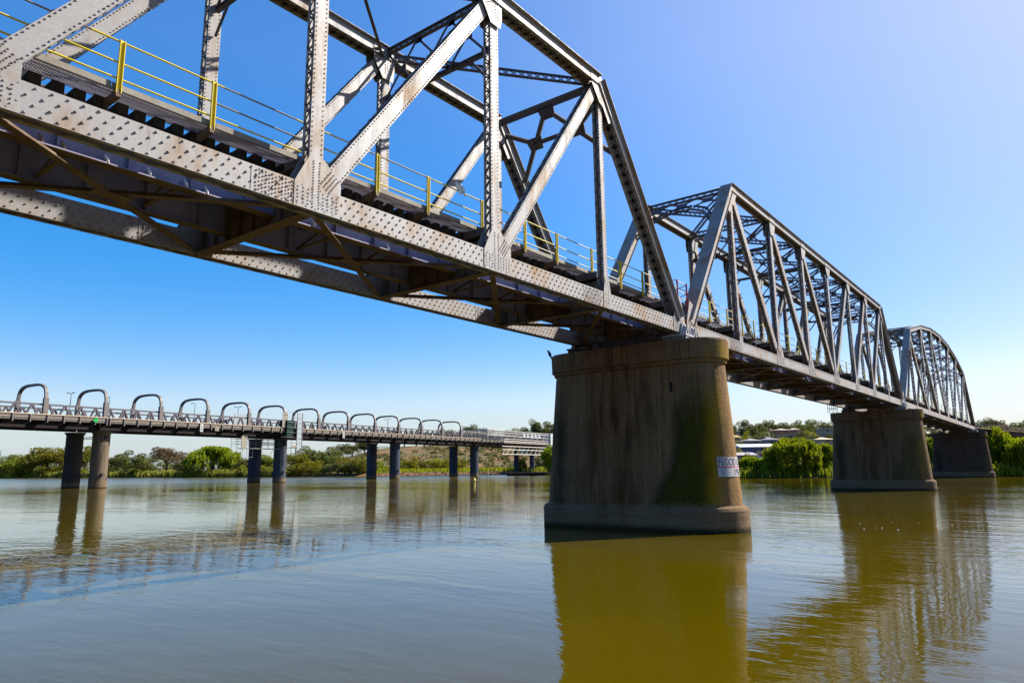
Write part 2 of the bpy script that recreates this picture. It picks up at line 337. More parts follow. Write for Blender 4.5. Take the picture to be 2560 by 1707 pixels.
def rail_span(label, x0, p, topz, detail, seed):
    """one through-truss span; topz: top-node heights for nodes 1..n-1"""
    n = len(topz)+1; X = [x0+p*i for i in range(n+1)]; xe = X[-1]
    T = {i: (X[i], topz[i-1]) for i in range(1, n)}; B = {i: (X[i], ZB) for i in range(n+1)}
    root = thing('rail_bridge_span', label, 'bridge span', 'steel truss spans of the railway bridge')
    near = detail >= 2
    rv = .13 if near else (.3 if detail == 1 else 0)
    for yc in (YN, YF):
        s_n = yc == YN
        vis = s_n or near
        # bottom chord
        mb = MB()
        laced(mb, (x0, ZB), (xe, ZB), yc, .62, .36, .42 if detail else .8, faces=(-1,), over=.03, tie=.6, topfl=False)
        yo = yc-.18
        if near or (detail == 1 and s_n):
            x = max(x0, 1.5); xm = min(xe, 60)
            step = .27; i = 0
            while x < xm:
                for r_, z in enumerate((.255, .085, -.085, -.255)):
                    if not near and r_ in (1, 2): continue
                    xx = x+(step/2 if (r_ % 2) else 0)
                    mb.rivet(xx, ZB+z, yo, .030, .034)
                x += step
            for k in range(n):        # spliced stretches, packed with rivets
                sx = X[k]+p*.84
                if k % 2 == 0 and sx > 0 and sx < 50:
                    mb.box((sx-.62, yo-.004, ZB), .009, .006, .30)
                    for ii in range(14):
                        for jj in range(6):
                            mb.rivet(sx-.5+ii*.088, ZB-.24+jj*.095+(.047 if ii % 2 else 0)-.02, yo-.001, .022, .022)
        mb.build('bottom_chord', [M_steel, M_lace], root)
        # top chord
        mb = MB()
        for i in range(1, n-1):
            laced(mb, T[i], T[i+1], yc, .46, .44, .40 if detail else .9, faces=(-1,), cover=True, double=True, lw=.085, over=.07, riv=(.16 if near else 0), rows=(.8,), rsz=.022)
        mb.build('top_chord', [M_steel, M_lace], root)
        for A, Bq in ((B[0], T[1]), (T[n-1], B[n])):
            mb = MB()
            A2 = lam(A, Bq, .035) if A[1] < Bq[1] else lam(A, Bq, .0); B2 = Bq if A[1] < Bq[1] else lam(A, Bq, .965)
            laced(mb, A2, B2, yc, .46, .46, .42 if detail else .8, faces=(-1,), cover=True, double=True, lw=.09, over=.07, riv=(.16 if near else (.3 if s_n and detail else 0)), tie=1.1, rsz=.022)
            mb.build('end_post', [M_steel, M_lace], root)
        # hangers, posts, diagonals
        for i in range(1, n):
            hang = i in (1, n-1)
            mid = i == n//2
            mb = MB(); w, t = ((.27, .31) if hang else (.38, .32))
            laced(mb, (X[i], ZB+.25), (X[i], T[i][1]-.3), yc, w, t, .26 if near else (.34 if detail else .55), lw=.05, riv=(rv if vis and not mid else 0), rows=(.8,), rsz=.02)
            mb.build('hanger' if hang else 'vertical_post', [M_steel, M_lace], root)
            if not hang and not mid:
                tgt = i-1 if i < n//2 else i+1
                A, Bq = B[i], T[tgt]
                mb = MB(); laced(mb, lam(A, Bq, .05), lam(A, Bq, .965), yc, .44, .30, .27 if near else (.36 if detail else .6), lw=.055, riv=(rv if vis else 0), rows=(.84,), rsz=.022)
                mb.build('diagonal_brace', [M_steel, M_lace], root)
            elif mid:
                for tgt in (i-1, i+1):
                    A, Bq = B[i], T[tgt]
                    mb = MB(); laced(mb, lam(A, Bq, .05), lam(A, Bq, .965), yc, .40, .30, .3 if near else (.4 if detail else .6), lw=.055, riv=(rv if vis else 0), rows=(.84,), rsz=.022)
                    mb.build('diagonal_brace', [M_steel, M_lace], root)
        # gusset plates, bottom and top
        def dotrow(mb, a, b, nn, y):
            for k in range(nn):
                t = (k+.5)/nn; mb.rivet(a[0]+(b[0]-a[0])*t, a[1]+(b[1]-a[1])*t, y, .021, .021)
        for i in range(0, n+1):
            mb = MB(); zt_ = ZB+ZD; zb_ = ZB-ZD-.005; x = X[i]
            if i in (0, n):
                s = 1 if i == 0 else -1
                poly = [(x-s*.30, zb_), (x+s*.95, zb_), (x+s*.95, zt_), (x+s*.55, zt_+1.0), (x+s*.15, zt_+1.15), (x-s*.30, zt_)]
            elif i in (1, n-1):
                poly = [(x-.28, zb_), (x+.28, zb_), (x+.28, zt_), (x+.14, zt_+.62), (x-.14, zt_+.62), (x-.28, zt_)]
            elif i == n//2:
                poly = [(x-.75, zb_), (x+.75, zb_), (x+.75, zt_+.3), (x+.2, zt_+.75), (x-.2, zt_+.75), (x-.75, zt_+.3)]
            else:
                s = 1 if i > n//2 else -1
                poly = [(x-s*.62, zb_), (x+s*.75, zb_), (x+s*.75, zt_+.28), (x+s*.22, zt_+.78), (x-s*.22, zt_+.78), (x-s*.62, zt_)]
            for sy in (-1, 1): mb.prism(poly, yc+sy*.182, yc+sy*.202)
            if vis and detail and i not in (0, n):
                y = yc-.202
                if i in (1, n-1):
                    for dx_ in (-.1, .1): dotrow(mb, (x+dx_, zb_+.08), (x+dx_*.8, zt_+.55), 12, y)
                else:
                    for dx_ in (-.09, .09): dotrow(mb, (x+dx_, zb_+.06), (x+dx_, zt_+.7), 17, y)
                    for dx_ in (-.52, -.36, -.22, .22, .36, .50, .64): dotrow(mb, (x+dx_, zb_+.08), (x+dx_, zt_-.08), 5, y)
                    tg = [1 if i > n//2 else -1] if i != n//2 else [1, -1]
                    for s in tg:
                        A, Bq = B[i], T[i+s]; L = math.hypot(Bq[0]-A[0], Bq[1]-A[1]); a = ((Bq[0]-A[0])/L, (Bq[1]-A[1])/L); qv = (-a[1], a[0])
                        for o in (-.15, -.05, .05, .15):
                            dotrow(mb, (A[0]+a[0]*.42+qv[0]*o, A[1]+a[1]*.42+qv[1]*o), (A[0]+a[0]*.98+qv[0]*o, A[1]+a[1]*.98+qv[1]*o), 8, y)
            elif vis and detail:
                y = yc-.202; s = 1 if i == 0 else -1
                for ii in range(8):
                    for jj in range(7): mb.rivet(x+s*(.05+ii*.11), zb_+.05+jj*.09, y, .022, .022)
                for ii in range(4): dotrow(mb, (x+s*(.2+ii*.1), zt_+.1), (x+s*(.25+ii*.1), zt_+.75), 7, y)
            mb.build('gusset_plate', M_steel, root)
        for i in range(1, n):
            mb = MB(); x, z = T[i]; zb_ = z-.23
            if i in (1, n-1):
                s = 1 if i == n-1 else -1
                poly = [(x-s*.75, z+.16), (x+s*.05, z+.2), (x+s*.95, z-1.5), (x+s*.55, z-1.75), (x+s*.13, z-1.15), (x-s*.15, z-1.05), (x-s*.75, z-.33)]
            else:
                sg = 1 if i < n//2 else -1
                poly = [(x-sg*.30, z+.16), (x+sg*.72, z+.16), (x+sg*.72, zb_-.28), (x+sg*.26, zb_-.92), (x-sg*.26, zb_-.92), (x-sg*.34, zb_-.5)] if i != n//2 else [(x-.7, z+.16), (x+.7, z+.16), (x+.7, zb_-.1), (x+.26, zb_-.8), (x-.26, zb_-.8), (x-.7, zb_-.1)]
            for sy in (-1, 1): mb.prism(poly, yc+sy*.222, yc+sy*.240)
            if vis and near:
                y = yc-.241
                for dx_ in (-.13, 0, .13): dotrow(mb, (x+dx_, zb_-.68), (x+dx_, z+.05), 9, y)
                if i not in (1, n-1):
                    for dz_ in (0, .1, .2, .3): dotrow(mb, (x-.5, zb_-.28+dz_), (x-.2, zb_-.1+dz_), 4, y)
            mb.build('gusset_plate', M_steel, root)
    # cross frames between trusses
    for i in range(2, n-1):
        mb = MB(); x, z = T[i]; ztop = z+.05; h = 2.0 if near else 1.9
        y0, y1 = YN+.22, YF-.22
        dp = .22 if near else .34
        lattice(mb, (x, y0, ztop), (x, y1, ztop), (0, 0, 1), dp, .16, .04, .3, doublex=not near)
        lattice(mb, (x, y0, z-h), (x, y1, z-h), (0, 0, 1), .16, .12, .035, .3, doublex=False)
        c = 3; dy = (y1-y0)/c
        for k in range(c):
            a0, a1 = y0+k*dy, y0+(k+1)*dy
            mb.bar((x-.03, a0, ztop-.1), (x-.03, a1, z-h+.08), (0, 0, 1), .09, .03)
            mb.bar((x+.03, a1, ztop-.1), (x+.03, a0, z-h+.08), (0, 0, 1), .09, .03)
            for yy, zz in ((a0, ztop-.12), (a1, ztop-.12), (a0, z-h+.1), (a1, z-h+.1), ((a0+a1)/2, (ztop+z-h)/2)):
                mb.box((x+.006, yy, zz), .006, .2, .15)
        for yy, s in ((y0, 1), (y1, -1)):      # knee
            mb.bar((x, yy, z-h-.9), (x, yy+s*.75, z-h+.02), (0, 0, 1), .1, .05)
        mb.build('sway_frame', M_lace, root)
    # top laterals
    for i in range(1, n-1):
        (xa, za), (xb, zb2) = T[i], T[i+1]
        for k, (ya, yb) in enumerate(((YN+.2, YF-.2), (YF-.2, YN+.2))):
            mb = MB(); lattice(mb, (xa+.3, ya, za-.12+k*.08), (xb-.3, yb, zb2-.12+k*.08), (0, .3, 1), .34, .1, .04, .34)
            mb.build('top_lateral_brace', M_lace, root)
    # portals, in the plane of each end post
    for e, (Tt, Bb) in enumerate(((T[1], B[0]), (T[n-1], B[n]))):
        mb = MB(); d = np.array([Bb[0]-Tt[0], 0, Bb[1]-Tt[1]]); d /= np.linalg.norm(d)
        o = np.array([Tt[0], 0, Tt[1]])
        y0, y1 = YN+.24, YF-.24; ws = y1-y0
        P = lambda s, t: o+d*t+np.array([0, y1-ws*s, 0])
        if near:
            mb.bar(P(0, .1), P(1, .1), d, .34, .03); mb.bar(P(0, .1)+np.cross(d, (0, 1, 0))*.08, P(1, .1)+np.cross(d, (0, 1, 0))*.08, np.cross(d, (0, 1, 0)), .14, .02)
            for a, b in (((.5, .25), (.01, 3.1)), ((.5, .25), (.99, 3.1)), ((.27, 1.55), (.73, 1.55)), ((0, .75), (.27, 1.55)), ((1, .75), (.73, 1.55)), ((0, .3), (.27, 1.5)), ((1, .3), (.73, 1.5))):
                if a[1] == .3: continue
                mb.bar(P(*a), P(*b), np.cross(d, (0, 1, 0)), .12, .2)
            for c in ((.5, .4), (.27, 1.55), (.73, 1.55)):
                plate(mb, [P(c[0]-.09, c[1]-.28), P(c[0]+.09, c[1]-.28), P(c[0]+.07, c[1]+.3), P(c[0]-.07, c[1]+.3)], .03)
        else:
            lattice(mb, P(0, .1), P(1, .1), d, .42, .16, .04, .42)
            arch = [P(0, 3.2), P(.16, 1.7), P(.35, 1.15), P(.65, 1.15), P(.84, 1.7), P(1, 3.2)]
            for a, b in zip(arch[:-1], arch[1:]): lattice(mb, a, b, d if abs(a[2]-b[2]) < .3 else (0, 1, 0), .34, .14, .04, .34)
            for s in (0, .33, .66):
                mb.bar(P(s+.02, .35), P(s+.31, 1.1), d, .1, .06); mb.bar(P(s+.31, .35), P(s+.02, 1.1), d, .1, .05)
                plate(mb, [P(s+.1, .5), P(s+.24, .5), P(s+.24, .95), P(s+.1, .95)], .02)
            mb.bar(P(.02, .5), P(.16, 1.7), d, .1, .05); mb.bar(P(.98, .5), P(.84, 1.7), d, .1, .05)
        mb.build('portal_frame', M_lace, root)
    # floor beams
    for i in range(n+1):
        if X[i] < -6: continue
        mb = MB(); x = X[i]; ya, yb = YN+.2, YF-.2
        xx = x if 0 < i < n else (x+.45 if i == 0 else x-.45)
        mb.bb(xx-.012, xx+.012, ya, yb, 9.22, 10.50)
        mb.bb(xx-.17, xx+.17, ya, yb, 9.19, 9.215); mb.bb(xx-.17, xx+.17, ya, yb, 10.505, 10.53)
        for k in range(8):
            yy = ya+.3+k*(yb-ya-.6)/7; mb.bb(xx-.11, xx-.013, yy-.01, yy+.01, 9.22, 10.38); mb.bb(xx+.013, xx+.11, yy-.01, yy+.01, 9.22, 10.38)
        mb.build("floor_beam", M_under, root)
        if detail:      # bracket plate rising beside the post above the beam
            for yy, s in ((YN+.21, 1), (YF-.21, -1)):
                mb = MB(); mb.box((xx, yy+s*.55, 10.62), .012, .5, .21); mb.build('beam_bracket', M_lace, root)
    # stringers
    for yy in (15.72, 17.98):
        mb = MB()
        mb.bb(max(x0+.4, -6), xe-.4, yy-.01, yy+.01, 9.52, 10.52); mb.bb(max(x0+.4, -6), xe-.4, yy-.15, yy+.15, 9.49, 9.515); mb.bb(max(x0+.4, -6), xe-.4, yy-.15, yy+.15, 10.525, 10.55)
        x = max(x0+.6, -5)
        while x < xe-.5:
            for s in (-1, 1): mb.bb(x-.01, x+.01, yy+s*.012, yy+s*.12, 9.52, 10.52)
            x += p/5
        mb.m = 1
        mb.bb(max(x0+.4, -6), xe-.4, yy-.155, yy+.155, 9.478, 9.486)
        mb.build('stringer', [M_web, M_under], root)
    # bottom laterals
    for i in range(n):
        if X[i+1] < -6: continue
        for k, (ya, yb) in enumerate(((YN+.2, YF-.2), (YF-.2, YN+.2))):
            mb = MB(); z = 9.28+.035*k
            a = (X[i]+.25, ya, z); b = (X[i+1]-.25, yb, z)
            mb.bar(a, b, (0, 0, 1), .014, .2); mb.bar((a[0], a[1], z+.06), (b[0], b[1], z+.06), (0, 0, 1), .1, .014)
            if k == 0:
                c = ((a[0]+b[0])/2, (a[1]+b[1])/2, z-.012); mb.box(c, .42, .22, .006)
            mb.build('bottom_lateral_brace', M_under, root)
        for t in (.33, .67):      # small struts between stringers
            mb = MB(); xx = X[i]+p*t; mb.bb(xx-.05, xx+.05, 15.75, 17.95, 9.62, 9.66)
            mb.bar((xx, 15.75, 9.7), (xx, 17.95, 10.3), (0, 0, 1), .07, .02); mb.bar((xx+.04, 17.95, 9.7), (xx+.04, 15.75, 10.3), (0, 0, 1), .07, .02)
            mb.build('stringer_brace', M_under, root)
    # sleepers
    xs = np.arange(max(x0, 0)+.2, xe, .41)
    smb = MB(); smb.bb(-.115, .115, -1.36, 1.36, -.12, .12); proto = None
    for k, x in enumerate(xs[:100]):
        if proto is None: o = proto = smb.build('sleeper', M_sleeper, root)
        else: o = proto.copy(); COL.objects.link(o); o.parent = root
        o.location = (x+rng.uniform(-.02, .02), 16.68+rng.uniform(-.06, .06), 10.70+rng.uniform(-.01, .01)); o.rotation_euler = (0, 0, rng.uniform(-.01, .01))
    if len(xs) > 100:
        mb = MB()
        for x in xs[100:]: mb.bb(x-.115, x+.115, 15.32+rng.uniform(-.05, .05), 18.04, 10.58, 10.82)
        tag(mb.build('sleeper', M_sleeper, root), kind='stuff')
    xs0 = max(x0, -6)
    for yy in (16.13, 17.57):
        mb = MB(); mb.bb(xs0, xe, yy-.07, yy+.07, 10.835, 10.85); mb.bb(xs0, xe, yy-.012, yy+.012, 10.85, 10.95); mb.bb(xs0, xe, yy-.035, yy+.035, 10.95, 10.99)
        mb.build('rail', M_rail, root)
    # walkway grating with carrier angles, toe board
    mb = MB(); z = 10.86
    for yy in np.arange(14.84, 15.5, .075): mb.bb(xs0, xe, yy-.005, yy+.005, z-.014, z+.014)
    for yy in (14.83, 15.0, 15.17): mb.bb(xs0, xe, yy-.006, yy+.006, z-.034, z-.016)
    if near:
        for x in np.arange(max(xs0, 1), xe, .042): mb.bb(x-.009, x+.009, 14.82, 15.5, z-.013, z+.012)
    else:
        for x in np.arange(xs0, xe, .3): mb.bb(x-.05, x+.05, 14.82, 15.5, z-.013, z+.012)
    mb.build('walkway_grating', M_grate, root)
    mb = MB(); x = xs0
    while x < xe-.05:
        l = 2.3; x2 = min(x+l, xe); mb.bb(x+.01, x2-.01, 14.80, 14.822, 10.83, 10.965); x += l
    mb.build('toe_board', M_toe, root)
    # yellow handrail with posts
    px = []
    for i in range(n):
        for o in (.25, 2.68/7.065*p, 4.74/7.065*p): px.append(X[i]+o)
    px = [q for q in px if q > -1]
    pmb = MB(); pmb.bb(-.055, .055, -.008, .008, -.6, .61); pmb.bb(-.055, -.04, -.05, -.0085, -.6, .605); pmb.bb(.04, .055, -.05, -.0085, -.6, .6)
    proto = None
    for q in px:
        if proto is None: o = proto = pmb.build('handrail_post', M_yel, root)
        else: o = proto.copy(); COL.objects.link(o); o.parent = root
        o.location = (q, 14.755, 11.32)
    bmb = MB(); bmb.bar((0, 14.72, 10.73), (0, 15.9, 10.66), (0, 0, 1), .17, .10); proto = None
    for q in px:
        if proto is None: o = proto = bmb.build('walkway_bracket', M_under, root)
        else: o = proto.copy(); COL.objects.link(o); o.parent = root
        o.location = (q, 0, 0)
    xs0r = max(x0, -1)
    for k, z in enumerate((11.9, 11.42, 11.06)):
        mb = MB(); x = xs0r+.15; i = 0
        while x < xe-.2:
            l = random.uniform(2.0, 3.4); x2 = min(x+l, xe-.1)
            mb.m = 1 if random.random() < (.25 if k == 2 else .5) else 0
            mb.tube((x, 14.77, z), (x2, 14.77, z), .021, 6); x = x2
        mb.build('handrail_rail', [M_yel, M_gal], root)
    # bearings
    for i, xb in ((0, x0+.05), (n, xe-.05)):
        if xb < 0: continue
        for yc in (YN, YF):
            b = MB()
            s = 1 if i == 0 else -1
            b.bb(xb-.55, xb+.55, yc-.62, yc+.62, 8.98, 9.06)
            b.bb(xb-.5, xb+.5, yc-.58, yc+.58, 8.80, 8.86)
            for k in range(9): b.bb(xb-.48, xb+.48, yc-.55+k*.1375-.03, yc-.55+k*.1375+.03, 8.86, 8.98)
            for k, dx in enumerate((-.2, 0, .2)):     # ribbed shoe sides
                b.prism([(xb+dx*1.5-.03, 9.06), (xb+dx*1.5+.03, 9.06), (xb+dx*.35+.025, 9.5), (xb+dx*.35-.025, 9.5)], yc-.52, yc-.24)
                b.prism([(xb+dx*1.5-.03, 9.06), (xb+dx*1.5+.03, 9.06), (xb+dx*.35+.025, 9.5), (xb+dx*.35-.025, 9.5)], yc+.24, yc+.5)
            b.prism([(xb-.38, 9.07), (xb+.38, 9.07), (xb+.14, 9.66), (xb-.14, 9.66)], yc-.30, yc-.215)
            b.prism([(xb-.38, 9.07), (xb+.38, 9.07), (xb+.14, 9.66), (xb-.14, 9.66)], yc+.215, yc+.28)
            b.tube((xb, yc-.37, 9.5), (xb, yc+.37, 9.5), .11, 12)
            b.build('bearing', M_white if yc == YN else M_under, root)
    return root

XA, PA = 2.933-4*7.065, 7.065
X1 = XA+8*PA; X2 = X1+.83; X2e = X2+8*PA; X3 = X2e+.83; P3 = 9.62; X3e = X3+8*P3
ZT = 19.14
rail_span('nearest silver riveted truss span, its gusset plates and yellow handrail passing overhead at upper left', XA, PA, [ZT]*7, 2, 1)
rail_span('middle flat topped railway truss span, between the mossy pier and the second pier', X2, PA, [ZT]*7, 1, 2)
rail_span('farthest truss span with the curved humped top, ending at the tree lined bank', X3, P3, [19.35, 21.2, 22.2, 22.55, 22.2, 21.2, 19.35], 0, 3)

# red guard rail bay over the pier joint
t = thing('joint_guard_rail', 'short red guard rail between the first and middle truss spans', 'guard rail')
for x in (31.42, 32.5):
    b = MB(); b.bb(x-.06, x+.06, 14.16, 14.18, 10.5, 11.95); b.bb(x-.06, x-.045, 14.10, 14.16, 10.5, 11.94); b.build('post', M_red, t)
for z in (11.9, 11.42, 11.06):
    b = MB(); b.tube((31.3, 14.19, z), (32.6, 14.19, z), .021); b.tube((31.3, 14.19, z), (30.9, 14.76, z), .021); b.tube((32.6, 14.19, z), (32.9, 14.76, z), .021); b.build('rail', M_gal, t)

# ------------------------------------------------------------------ piers
def loop(Yr, Yl, t, z, n=36):
    pts = []
    for i in range(n+1):
        a = math.pi*i/n; pts.append((t*math.cos(a), Yr+t-t*math.sin(a), z))
    for i in range(n+1):
        a = math.pi*i/n; pts.append((-t*math.cos(a), Yl-t+t*math.sin(a), z))
    return pts
def pier(cx, material, label, dw=0.0):
    cy = 16.85
    root = thing('bridge_pier', label, 'bridge pier', 'tapered concrete piers of the railway bridge'); root.location = (cx, cy, 0)
    def shell(name, prof):
        mb = MB(); n = None
        for (Yr, Yl, t_, z) in prof:
            L = loop(Yr-cy, Yl-cy, t_+dw, z); n = len(L); mb.v += L
        for k in range(len(prof)-1):
            for i in range(n):
                j = (i+1) % n; mb.f.append((k*n+i, k*n+j, (k+1)*n+j, (k+1)*n+i)); mb.mi.append(0)
        mb.f.append(tuple((len(prof)-1)*n+i for i in range(n))); mb.mi.append(0)
        mb.f.append(tuple(n-1-i for i in range(n))); mb.mi.append(0)
        o = mb.build(name, material, root)
        return o
    body = [(12.25-(1-k/10)*.42, 21.42+(1-k/10)*.62, 1.32+(1-k/10)*.2, .98+k*.67) for k in range(11)]
    shell('shaft', body)
    shell('cap', [(12.24, 21.45, 1.33, 7.62), (12.16, 21.52, 1.42, 7.66), (12.14, 21.54, 1.45, 7.80), (12.05, 21.64, 1.55, 7.84), (12.03, 21.66, 1.57, 8.68), (12.06, 21.63, 1.54, 8.77)])
    shell('footing', [(11.56, 22.32, 1.72, -3.0), (11.56, 22.32, 1.72, .92), (11.63, 22.24, 1.64, 1.05), (11.86, 22.02, 1.5, 1.16)])
    return root
PX1 = (X1+X2)/2+.15; PX2 = (X2e+X3)/2+.15; PX3 = X3e+.6
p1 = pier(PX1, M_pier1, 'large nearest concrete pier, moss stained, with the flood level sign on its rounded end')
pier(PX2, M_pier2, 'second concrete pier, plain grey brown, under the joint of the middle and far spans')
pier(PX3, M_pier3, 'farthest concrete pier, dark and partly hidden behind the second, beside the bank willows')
b = MB(); b.bb(-1.385, -1.36, -2.62+0, -2.5, 6.35, 6.8); b.m = 0; b.build('drain_slot', mat('slot_black', (.01, .01, .01), .9), p1)

# flood sign wrapped round the nose of pier one
def nose_map(u, z, off):
    """u: distance along the surface from the flat/nose joint; returns world point on the curved nose"""
    k = (z-.98)/.67/10
    Yr = 12.25-(1-k)*.42; t_ = 1.32+(1-k)*.2
    a = u/t_
    if a < 0: return (PX1-(t_+off), Yr+t_-u, z)
    return (PX1-(t_+off)*math.cos(a), Yr+t_-(t_+off)*math.sin(a), z)
M_sw = mat('sign_white', (.42, .40, .41), .6); M_sk = mat('sign_black_letters', (.02, .02, .05), .6); M_sr = mat('sign_red_line', (.38, .03, .05), .6); M_sg = mat('sign_faded_blue', (.16, .16, .22), .8)
sign = thing('flood_level_sign', 'white sign reading FLOOD LEVEL 1956 with a red line on the mossy pier', 'sign')
def wrap_mesh(name, u0, u1, z0, z1, off, m, nn=16, ragged=False):
    b = MB()
    for i in range(nn+1):
        u = u0+(u1-u0)*i/nn
        for z in ((z0+(random.uniform(0, .02) if ragged else 0)), z1):
            for o in (off, off-.012): b.v.append(nose_map(u, z, o))
    for i in range(nn):
        q = i*4; r = q+4
        for fa in ((q, r, r+2, q+2), (q+1, q+3, r+3, r+1), (q+2, r+2, r+3, q+3), (q, q+1, r+1, r)): b.f.append(fa); b.mi.append(0)
    for q in (0, nn*4): b.f.append((q, q+2, q+3, q+1)); b.mi.append(0)
    return b.build(name, m, sign)
US = 1.12
wrap_mesh('panel', US, US+2.3, 2.42, 3.30, .022, M_sw, 20, True)
wrap_mesh('red_line', US, US+2.3, 2.835, 2.885, .027, M_sr, 20)
def text_on(s, u0, z0, h, width, name):
    cu = bpy.data.curves.new('t', 'FONT'); cu.body = s; cu.size = 1; cu.extrude = 0
    ob = bpy.data.objects.new('t', cu); COL.objects.link(ob)
    dg = bpy.context.evaluated_depsgraph_get(); me = bpy.data.meshes.new_from_object(ob.evaluated_get(dg))
    COL.objects.unlink(ob); bpy.data.objects.remove(ob)
    co = np.array([v.co[:] for v in me.vertices]); mn = co.min(0); mx = co.max(0)
    co = (co-mn)/(np.maximum(mx-mn, 1e-6))
    import bmesh
    for v, c in zip(me.vertices, co): v.co = (c[0]*width, c[1]*h, 0)
    bm = bmesh.new(); bm.from_mesh(me)
    for _ in range(2):
        bmesh.ops.subdivide_edges(bm, edges=[e for e in bm.edges if e.calc_length() > .06], cuts=1)
    bmesh.ops.triangulate(bm, faces=bm.faces[:])
    for v in bm.verts: v.co = nose_map(u0+v.co.x, z0+v.co.y, .029)
    # embolden by a second slightly shifted copy
    bm.to_mesh(me); bm.free()
    me.materials.clear(); me.materials.append(M_sk)
    for pl in me.polygons: pl.material_index = 0
    o = bpy.data.objects.new(name, me); COL.objects.link(o); o.parent = sign
text_on('FLOOD LEVEL', US+.07, 2.93, .32, 1.95, 'lettering')
text_on('1956', US+.95, 2.48, .30, .62, 'year')
b = MB()
for (u, z, w, h) in ((.14, 2.74, .05, .05), (.2, 2.76, .12, .03), (.29, 2.72, .08, .05), (.12, 2.66, .1, .03), (.2, 2.6, .04, .1), (.27, 2.56, .05, .05), (.3, 2.62, .03, .06), (.36, 2.53, .05, .04), (.43, 2.66, .03, .1), (.52, 2.63, .12, .02), (.24, 2.5, .04, .03)):
    b.face([nose_map(US+u, z-h/2, .028), nose_map(US+u+w, z-h/2+.01, .028), nose_map(US+u+w, z+h/2, .028), nose_map(US+u, z+h/2-.01, .028)])
b.build('faded_map', M_sg, sign)

# small caged access platform on the second pier's left shoulder
t = thing('pier_cage', 'small white cage on the left shoulder of the second pier', 'cage')
b = MB()
for y in (20.7, 21.15, 21.6):
    for x in (PX2-1.3, PX2-.5): b.tube((x, y, 8.77), (x, y, 9.9), .03)
for x in (PX2-1.3, PX2-.5):
    for z in (9.3, 9.88): b.tube((x, 20.7, z), (x, 21.6, z), .025)
b.build('bars', M_gal, t)

# ------------------------------------------------------------------ approach viaduct beyond pier three
M_dk = paint_steel('viaduct_dark', (.07, .06, .055), (.05, .04, .03), (.1, .05, .03), .6, .8, 0)
t = thing('approach_viaduct', 'dark low approach viaduct running off to the right behind the bank willows', 'viaduct')
path = [(X3e+1.0, 16.85), (X3e+14, 15.6), (X3e+32, 12.6), (X3e+60, 6), (X3e+100, -6)]
b = MB(); b2 = MB(); b3 = MB()
for (xa, ya), (xb, yb) in zip(path[:-1], path[1:]):
    b.bar((xa, ya, 9.35), (xb, yb, 9.3), (0, 0, 1), 1.0, 3.2); b2.bar((xa, ya, 9.95), (xb, yb, 9.9), (0, 0, 1), .16, 4.4)
    for z in (10.5, 10.9): b3.bar((xa, ya-2.1, z), (xb, yb-2.1, z), (0, 0, 1), .05, .05)
    for k in range(8):
        s = k/8; x, y = xa+(xb-xa)*s, ya+(yb-ya)*s; b3.bb(x-.03, x+.03, y-2.13, y-2.07, 9.9, 11)
b.build('girder', M_dk, t); b2.build('deck', M_under, t); b3.build('railing', M_lace, t)
for (x, y) in path[1:]:
    b = MB(); b.tube((x, y, .5), (x, y, 8.8), .8, 12); b.build('column', M_pier3, t)

# ------------------------------------------------------------------ road bridge
RO = np.array([58.321, 145.411]); RA = .15235; RS = 44.46
ru = np.array([math.cos(RA), math.sin(RA)]); rn = np.array([-ru[1], ru[0]])
def rp(u, o, z): q = RO+ru*u+rn*o; return (q[0], q[1], z)
AX, AN = (ru[0], ru[1], 0), (rn[0], rn[1], 0)
M_rs = paint_steel('road_truss_grey', (.11, .098, .11), (.09, .075, .07), (.07, .045, .03), .4, .55, .1)
M_ra = paint_steel('arch_grey', (.16, .138, .13), (.13, .105, .085), (.11, .065, .035), .4, .5, .1)
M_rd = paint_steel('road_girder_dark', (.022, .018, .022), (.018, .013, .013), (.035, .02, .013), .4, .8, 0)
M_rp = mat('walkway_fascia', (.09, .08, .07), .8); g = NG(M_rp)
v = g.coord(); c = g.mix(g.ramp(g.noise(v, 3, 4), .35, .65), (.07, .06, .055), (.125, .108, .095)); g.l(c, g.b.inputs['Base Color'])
M_cream = mat('cream_kerb_rail', (.70, .52, .33), .6)
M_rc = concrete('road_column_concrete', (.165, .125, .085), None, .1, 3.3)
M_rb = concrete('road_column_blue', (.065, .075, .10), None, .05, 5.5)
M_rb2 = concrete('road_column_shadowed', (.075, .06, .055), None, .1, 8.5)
ON, OF = -1.5, 7.2
TOP, DK = 14.9, 13.02
def rbox(b, u0, u1, o0, o1, z0, z1):
    b.box(rp((u0+u1)/2, (o0+o1)/2, (z0+z1)/2), (u1-u0)/2, abs(o1-o0)/2, (z1-z0)/2, AX, AN, (0, 0, 1))
PITCH_ = RS/16
names = {-1: 'grey road bridge span at the far left edge, with two tall rounded arches', 0: 'grey road bridge span between the first and second column pairs', 1: 'road bridge span between the second and third column pairs, beyond the white sheeted scaffold', 2: 'road bridge span between the third and fourth column pairs, its last arch nearest the scaffolding', 3: 'road bridge end span wrapped in scaffolding near the right bank', 4: 'low last road bridge span running onto the right bank behind the pier'}
